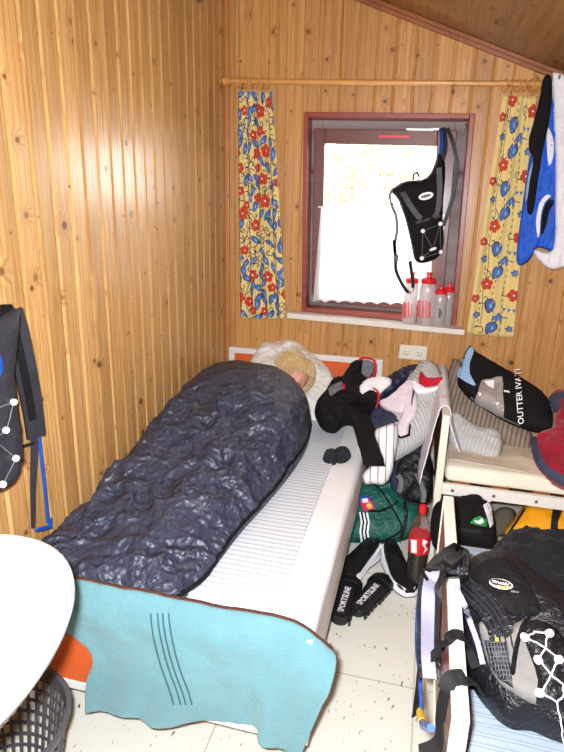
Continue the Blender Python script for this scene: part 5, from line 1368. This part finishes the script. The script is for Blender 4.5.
# bottles on the sill
def bmat(name, rgb):
    t = NT(name); o = t.obj(); df = t.n('ShaderNodeBsdfDiffuse', {0: lin(rgb)}); tl = t.n('ShaderNodeBsdfTranslucent', {0: lin(rgb)}); tr = t.n('ShaderNodeBsdfTransparent', {0: (1, 1, 1, 1)})
    m1 = t.n('ShaderNodeMixShader', {0: .55, 1: df.outputs[0], 2: tl.outputs[0]}); gl = t.n('ShaderNodeBsdfGlossy', {'Color': (1, 1, 1, 1), 'Roughness': .2})
    m2 = t.n('ShaderNodeMixShader', {0: .25, 1: m1.outputs[0], 2: tr.outputs[0]}); m3 = t.n('ShaderNodeMixShader', {0: .06, 1: m2.outputs[0], 2: gl.outputs[0]})
    t.set(t.t.nodes['Material Output'].inputs[0], m3.outputs[0]); return t.m
M_BOT = bmat('frosted_bottle', (238, 234, 236)); M_PRINTR = plain('print_pink_red', (236, 84, 96), .5); M_PRINTG = plain('print_dark_grey', (70, 70, 78), .5)
def bottle(label, px, pyb, pyt, hw, y, pr):
    c = onp(px, pyb, PY(y)); z0 = sill_z(c.x); tp_ = onp(px, pyt, PY(y)); H = tp_.z-z0; r = hw/F*(c-CAM).dot(fw)
    t = thing('drinks_bottle', label, 'bottle', (c.x, y, z0), 'sports bottles on the window sill')
    b = MB(); lathe(b, [(r*.9, 0), (r, .006), (r, H*.40), (r*.93, H*.45), (r*.93, H*.5), (r, H*.55), (r, H*.70), (r*.8, H*.78), (r*.72, H*.80)], (c.x, y, z0), 24); o = b.build('bottle', M_BOT, t)
    b = MB(); lathe(b, [(r*.86, H*.79), (r*.9, H*.80), (r*.9, H*.87), (r*.6, H*.89), (r*.3, H*.90), (r*.26, H*.97), (r*.34, H*.975), (r*.34, H), (r*.2, H*1.005)], (c.x, y, z0), 20); b.build('cap', M_REDP, t)
    tb_ = bvh(o)
    for k, (x0, x1, yy0, yy1) in enumerate(pr[1]):
        decal('print', pr[0], [(x0, yy0), (x1, yy0), (x1, yy1), (x0, yy1)], tb_, .0008, .0004, o, 0, 2)
bottle('tall red-capped bottle on the sill, furthest left of four', 408.5, 322, 272, 7.0, -.035, (M_PRINTR, [(403, 406, 302, 318), (408, 409.5, 302, 318), (411, 412, 304, 316)]))
bottle('tall red-capped bottle on the sill below the hanging pack', 424.5, 323, 272, 8.0, -.04, (M_PRINTR, [(417.5, 420.5, 300, 318), (422, 423.5, 301, 318), (425.5, 427, 300, 318), (428.5, 430.5, 302, 318)]))
bottle('shorter red-capped bottle with dark print, second from the right frame', 437.5, 325, 285, 7.0, -.05, (M_PRINTG, [(438.5, 440.5, 308, 318), (441, 441.8, 310, 316)]))
bottle('short bottle with red cap in the right corner of the sill', 446, 322, 282.5, 5.6, -.005, (M_PRINTG, [(443, 445, 304, 313), (446, 446.8, 305, 312)]))

# ------------------------------------------------------------------ clothes hanging by the right end of the pole
hk = thing('coat_hook', 'dark metal hook rail on the back wall holding hanging clothes', 'hook', (1.66, 0, 2.17))
b = MB(); b.box((1.56, -.02, 2.185), (1.80, -.0005, 2.215)); b.build('rail', M_TRIMD, hk, False, .002)
HKX = [1.615, 1.65, 1.69]
for x in HKX:
    b = MB(); tube(b, smooth_path([(x, -.015, 2.20), (x, -.09, 2.190), (x, -.135, 2.195), (x, -.145, 2.215)], 4), .005, 8); b.build('hook', M_METAL, hk)
def garment(name, label, cat, mat, outline, y, thick, wr_, seed, parts=()):
    t = thing(name, label, cat, onp(outline[0][0], outline[0][1], PY(y)))
    o = puff('body', mat, outline, PY(y), thick, thick, .009, thick*1.2, wr_, seed, t, stretch=(1.6, .45, .25))
    tr = bvh(o)
    for nm, m_, pts in parts: decal(nm, m_, pts, tr, .003, .002, t, 2, 2.5)
    return t
garment('cycling_jersey', 'bright blue jersey with white panels hanging at the pole end', 'jersey', M_BLUEJ, [(550, 82), (557, 86), (558, 130), (557, 180), (556, 247), (538, 247), (532, 256), (526, 263), (518, 265), (516.5, 252), (521, 215), (526, 180), (530, 155), (538, 130), (544, 105)], -.105, .022, (.013, 13), 3,
        [('white_panel', M_WCLOTH, [(547, 128), (551, 132), (554, 145), (553, 158), (549, 166), (547, 150)]), ('white_panel', M_WCLOTH, [(538, 238), (536, 222), (539, 204), (546, 195), (551, 196), (545, 202), (541, 214), (540, 230)]),
         ('black_panel', M_BLK, [(541, 232), (542, 215), (546, 203), (551, 199), (554, 203), (549, 212), (547, 222), (543, 234)]), ('pale_panel', M_LBLUE, [(527, 182), (531.5, 165), (535, 160), (533, 178), (528, 196), (525, 202)])])
garment('bib_shorts', 'black straps of shorts hanging in front of the blue jersey', 'shorts', M_BLK, [(544, 77), (551, 77), (552, 100), (548, 128), (543, 150), (538, 180), (533, 212), (527, 211), (529, 186), (533, 160), (529, 150), (529, 138), (533, 124), (539, 100)], -.165, .016, (.004, 12), 4)
garment('shirt', 'white shirt hanging furthest right beside the blue jersey', 'shirt', M_WCLOTH, [(551, 76), (558, 72), (568, 76), (582, 84), (588, 130), (588, 200), (586, 262), (570, 266), (552, 270), (540, 262), (534, 254), (536, 249), (553, 249), (555, 200), (555, 150), (553, 110)], -.125, .020, (.012, 14), 6)

for t in [o for o in bpy.data.objects if o.type == 'EMPTY' and o.name in ('shirt', 'cycling_jersey', 'bib_shorts')]:
    x = {'shirt': HKX[2], 'cycling_jersey': HKX[1], 'bib_shorts': HKX[0]}[t.name]
    b = MB(); tube(b, smooth_path([(x-.012, -.122, 2.165), (x-.006, -.135, 2.205), (x+.006, -.135, 2.205), (x+.012, -.122, 2.165)], 5), .0025, 6); b.build('hanging_loop', M_STRAP, t)

# ------------------------------------------------------------------ backpack hanging on the left wall
lb_ = thing('backpack', 'dark grey pack with reflective dots hanging on the left pine wall', 'backpack', (.06, -2.0, .9))
lpl = PX(.085)
l0 = puff('body', M_NYLON2, [(-60, 340), (-30, 322), (0, 309), (12, 305), (14, 320), (12, 345), (9, 372), (12, 400), (16, 428), (17, 455), (11, 478), (2, 489), (-20, 496), (-60, 490), (-75, 420)], lpl, .04, .055, .012, .05, (.006, 9), 5, lb_)
l_t = bvh(l0)
decal('top_flap', M_BLK, [(-30, 318), (0, 304.5), (12, 304), (13, 309), (0, 317), (-28, 330)], l_t, .004, .004, lb_, 0, 3, lpl)
decal('logo', M_BLUEP, oval(-2, 366, 5, 12, 0), l_t, .004, .003, lb_, 0, 2.5, lpl)
lace = [(13, 402), (5, 430), (15, 458), (2, 484)]
b = MB(); P = []
for a, c in zip([(-10, 410), lace[0], lace[1], (-8, 440), lace[2], lace[3]], [lace[0], lace[1], (-8, 440), lace[2], lace[3], (-12, 480)]):
    for i in range(6): P.append(hit(l_t, a[0]+(c[0]-a[0])*i/6, a[1]+(c[1]-a[1])*i/6, .004, lpl)[0])
tube(b, P, .0016, 5); b.build('lacing', M_GREYST, lb_)
for q in lace:
    p, n = hit(l_t, *q, .004, lpl); b = MB(); e1 = n.orthogonal().normalized(); e2 = n.cross(e1)
    vs = [p+(e1*math.cos(a)+e2*math.sin(a))*r*.009+n*h for r, h in ((1, -.006), (1, .003), (.75, .006), (.05, .007)) for a in [2*PI*k/12 for k in range(12)]]
    b.add(vs, [(i*12+k, i*12+(k+1) % 12, i*12+12+(k+1) % 12, i*12+12+k) for i in range(3) for k in range(12)]); b.build('lace_eyelet', M_REFL, lb_)
xs = .05
b = MB(); ribbon(b, [onp(*q, PX(xs)) for q in ((10, 312), (17, 335), (24, 365), (30, 395), (34, 420), (36, 437))], .05, .012, (1, -.4, 0), 6, ws=(.07, .055)); s_ = b.build('shoulder_strap', M_NYLON2, lb_)
b = MB(); ribbon(b, [onp(*q, PX(xs+.007)) for q in ((11, 318), (18, 342), (24, 370), (29, 396), (33, 420))], .022, .004, (1, -.4, 0), 6); b.build('strap_padding', M_BLK, s_)
b = MB(); ribbon(b, [onp(*q, PX(.03)) for q in ((35, 436), (34, 460), (33, 490), (33, 528))], .02, .003, (1, -.4, 0), 6, ws=(.028, .012)); b.build('strap_tail', M_NYLON2, s_)
b = MB(); ribbon(b, [onp(*q, PX(.045)) for q in ((16, 449), (24, 446), (34, 443))], .008, .003, (1, -.4, .3), 4); b.build('cross_strap', M_STRAP, lb_)
b = MB(); tube(b, smooth_path([onp(*q, PX(.035)) for q in ((34, 396), (38, 425), (41, 455), (45, 490), (48, 522))], 6), .0055, 8); tb = b.build('drinking_tube', M_BLUEP, lb_)
b = MB(); tube(b, [onp(*q, PX(.035)) for q in ((36, 530), (44, 528.5), (50, 527), (50, 518))], [.006, .008, .008, .006], 8); b.build('bite_valve', M_BLUEP, tb)
b = MB(); c = onp(-20, 318, PX(0)); tube(b, [(.0, c.y, c.z), (.07, c.y, c.z), (.09, c.y, c.z+.02)], .008, 8); tag(b.build('hook', M_METAL), 'wall hook carrying the dark pack on the left pine wall', 'hook')

# ------------------------------------------------------------------ wash basin and waste basket
ws = thing('wash_basin', 'glossy white oval wash basin fixed to the left wall', 'wash basin', (.0, -2.56, .70))
bc_ = V((.27, -2.575, .85)); A_, B_ = .288, .362
def ell(sx, z, dx=0, n=64): return [V((max(.004, bc_.x+dx+A_*sx*math.cos(2*PI*k/n)), bc_.y+B_*sx*math.sin(2*PI*k/n), z)) for k in range(n)]
rings_ = [ell(.42, .70, .0), ell(.62, .705), ell(.86, .76), ell(.97, .81), ell(1.0, .836), ell(.995, .848), ell(.975, .852), ell(.88, .850), ell(.80, .846, .01), ell(.765, .835, .012), ell(.72, .80, .012), ell(.55, .755, .01), ell(.25, .738, .01), ell(.03, .736, .01)]
vs = [p for r in rings_ for p in r]; n = 64; fs = [(i*n+k, i*n+(k+1) % n, (i+1)*n+(k+1) % n, (i+1)*n+k) for i in range(len(rings_)-1) for k in range(n)]
fs += [tuple(range(n))[::-1], tuple((len(rings_)-1)*n+k for k in range(n))]
mesh_obj('bowl', vs, fs, M_CERAMIC, ws, True, auto=60)
b = MB(); lathe(b, [(.022, .736), (.022, .740), (.015, .741), (.012, .738)], (bc_.x+.01, bc_.y, 0), 20); b.build('drain', M_METAL, ws)
b = MB(); tube(b, smooth_path([(.06, bc_.y, .848), (.06, bc_.y, .93), (.10, bc_.y, .965), (.17, bc_.y, .955), (.18, bc_.y, .93)], 5), .012, 10); lathe(b, [(.022, .848), (.022, .858), (.014, .866)], (.06, bc_.y, 0), 16); tp = b.build('tap', M_METAL, ws)
b = MB(); tube(b, [(.05, bc_.y, .97), (.05, bc_.y, 1.0), (.11, bc_.y, 1.015)], .007, 8); b.build('tap_lever', M_METAL, tp)
b = MB(); tube(b, smooth_path([(bc_.x+.01, bc_.y, .705), (bc_.x+.01, bc_.y, .60), (bc_.x-.05, bc_.y-.02, .50), (bc_.x-.05, bc_.y-.02, .25), (bc_.x-.05, bc_.y-.02, .0)], 5), .016, 10); b.build('waste_pipe', M_METAL, ws)
kc = V((.155, -2.285, 0)); KH, KR, KB = .32, .190, .135
kb = thing('waste_basket', 'grey plastic lattice waste basket on the floor under the basin', 'waste basket', kc)
M_BASK = plain('basket_plastic', (84, 82, 88), .45)
def kr(h): return KB+(KR-KB)*h/KH
b = MB()
NS = 40
for k in range(NS):
    a = 2*PI*k/NS; ca, sa = math.cos(a), math.sin(a); tn = V((-sa, ca, 0)); od = V((ca, sa, 0))
    vs = []
    for h in (.035, KH-.035):
        r = kr(h); c = kc+od*r+V((0, 0, h))
        for o1, o2 in ((-1, -1), (1, -1), (1, 1), (-1, 1)): vs.append(c+tn*o1*.0042+od*o2*.0022)
    b.add(vs, [(0, 3, 2, 1), (4, 5, 6, 7), (0, 1, 5, 4), (1, 2, 6, 5), (2, 3, 7, 6), (3, 0, 4, 7)])
for i in range(8):
    h = .035+i*(KH-.07)/7; r = kr(h); lathe_p = [(r-.0022, h-.004), (r+.0022, h-.004), (r+.0022, h+.004), (r-.0022, h+.004)]
    vs = [kc+V((rr_*math.cos(2*PI*k/48), rr_*math.sin(2*PI*k/48), hh)) for rr_, hh in lathe_p for k in range(48)]
    b.add(vs, [(j*48+k, j*48+(k+1) % 48, ((j+1) % 4)*48+(k+1) % 48, ((j+1) % 4)*48+k) for j in range(4) for k in range(48)])
b.build('lattice', M_BASK, kb, False)
def band(name, h0, h1, t0):
    b = MB(); pr = [(kr(h0)-.003, h0), (kr(h0)+.003, h0), (kr(h1)+t0, h1-.004), (kr(h1)+t0, h1), (kr(h1)-.003, h1)]
    vs = [kc+V((r*math.cos(2*PI*k/56), r*math.sin(2*PI*k/56), h)) for r, h in pr for k in range(56)]
    b.add(vs, [(j*56+k, j*56+(k+1) % 56, ((j+1) % 5)*56+(k+1) % 56, ((j+1) % 5)*56+k) for j in range(5) for k in range(56)]); b.build(name, M_BASK, kb)
band('rim', KH-.036, KH, .010); band('foot', .004, .036, .003)
b = MB(); lathe(b, [(KB*.96, .002), (KB*.96, .010)], kc, 48); b.build('bottom', M_BASK, kb)
wrp = thing('wrapper', 'red and white crumpled wrapper inside the waste basket', 'wrapper', (.20, -2.27, .012))
loft('paper', M_REFL, [(V((.175, -2.30, .03)), V((.012, .01, 0)), V((0, 0, .012))), (V((.20, -2.275, .05)), V((.018, -.01, 0)), V((0, 0, .016))), (V((.222, -2.255, .075)), V((.014, -.014, .0)), V((0, 0, .014)))], 14, wrp, (.004, 30), 3)
loft('red_band', M_REDP, [(V((.222, -2.255, .073)), V((.016, -.015, 0)), V((0, 0, .016))), (V((.236, -2.243, .088)), V((.016, -.015, 0)), V((0, 0, .016)))], 14, wrp, (.003, 30), 4)
SKY, SUN, FLASH, FILL, EXPO = 25.0, 7.0, 82.0, 8.0, 0.0

# ------------------------------------------------------------------ light
w = bpy.data.worlds.new('sky'); S.world = w; w.use_nodes = True; nt = w.node_tree
bg = nt.nodes['Background']
sk_ = nt.nodes.new('ShaderNodeTexSky'); sk_.sky_type = 'HOSEK_WILKIE'; sk_.turbidity = 6; sk_.sun_direction = V((.2, -.7, .7)).normalized()
mxn = nt.nodes.new('ShaderNodeMix'); mxn.data_type = 'RGBA'; mxn.inputs[0].default_value = .75; mxn.inputs[7].default_value = (1.0, 1.0, .97, 1)
nt.links.new(sk_.outputs[0], mxn.inputs[6]); nt.links.new(mxn.outputs[2], bg.inputs[0]); bg.inputs[1].default_value = SKY
ld = bpy.data.lights.new('sun', 'SUN'); ld.energy = SUN; ld.angle = .05; lo = bpy.data.objects.new('sun', ld); COL.objects.link(lo)
lo.rotation_euler = V((-.25, .75, -.75)).to_track_quat('-Z', 'Y').to_euler()
# camera flash, just beside the lens
fl = bpy.data.lights.new('camera_flash', 'AREA'); fl.shape = 'RECTANGLE'; fl.size = .05; fl.size_y = .03; fl.energy = FLASH; fl.color = (.95, .975, 1)
fo_ = bpy.data.objects.new('camera_flash', fl); COL.objects.link(fo_)
fo_.location = CAM+up*.045-rt*.05; fo_.rotation_euler = cam.matrix_world.to_euler()
# daylight portal in the window opening guides the sky light in
pd = bpy.data.lights.new('window_daylight', 'AREA'); pd.shape = 'RECTANGLE'; pd.size = WW; pd.size_y = WH; pd.cycles.is_portal = True
po = bpy.data.objects.new('window_daylight', pd); COL.objects.link(po); po.location = WC+V((0, .13, 0)); po.rotation_euler = (-PI/2, 0, 0)
# unseen fill light, added behind the photographer to lift the room's ambient light
cl_ = bpy.data.lights.new('fill_light', 'POINT'); cl_.energy = FILL; cl_.shadow_soft_size = .14; cl_.color = (1, .95, .86)
co_ = bpy.data.objects.new('fill_light', cl_); COL.objects.link(co_); co_.location = (1.0, -3.6, 2.25)
vs_ = S.view_settings; vs_.view_transform = 'Standard'; vs_.look = 'None'; vs_.gamma = 1; vs_.exposure = EXPO; vs_.use_curve_mapping = False
S.cycles.use_denoising = True; S.cycles.max_bounces = 8; S.cycles.caustics_reflective = False; S.cycles.caustics_refractive = False; S.cycles.sample_clamp_indirect = 8
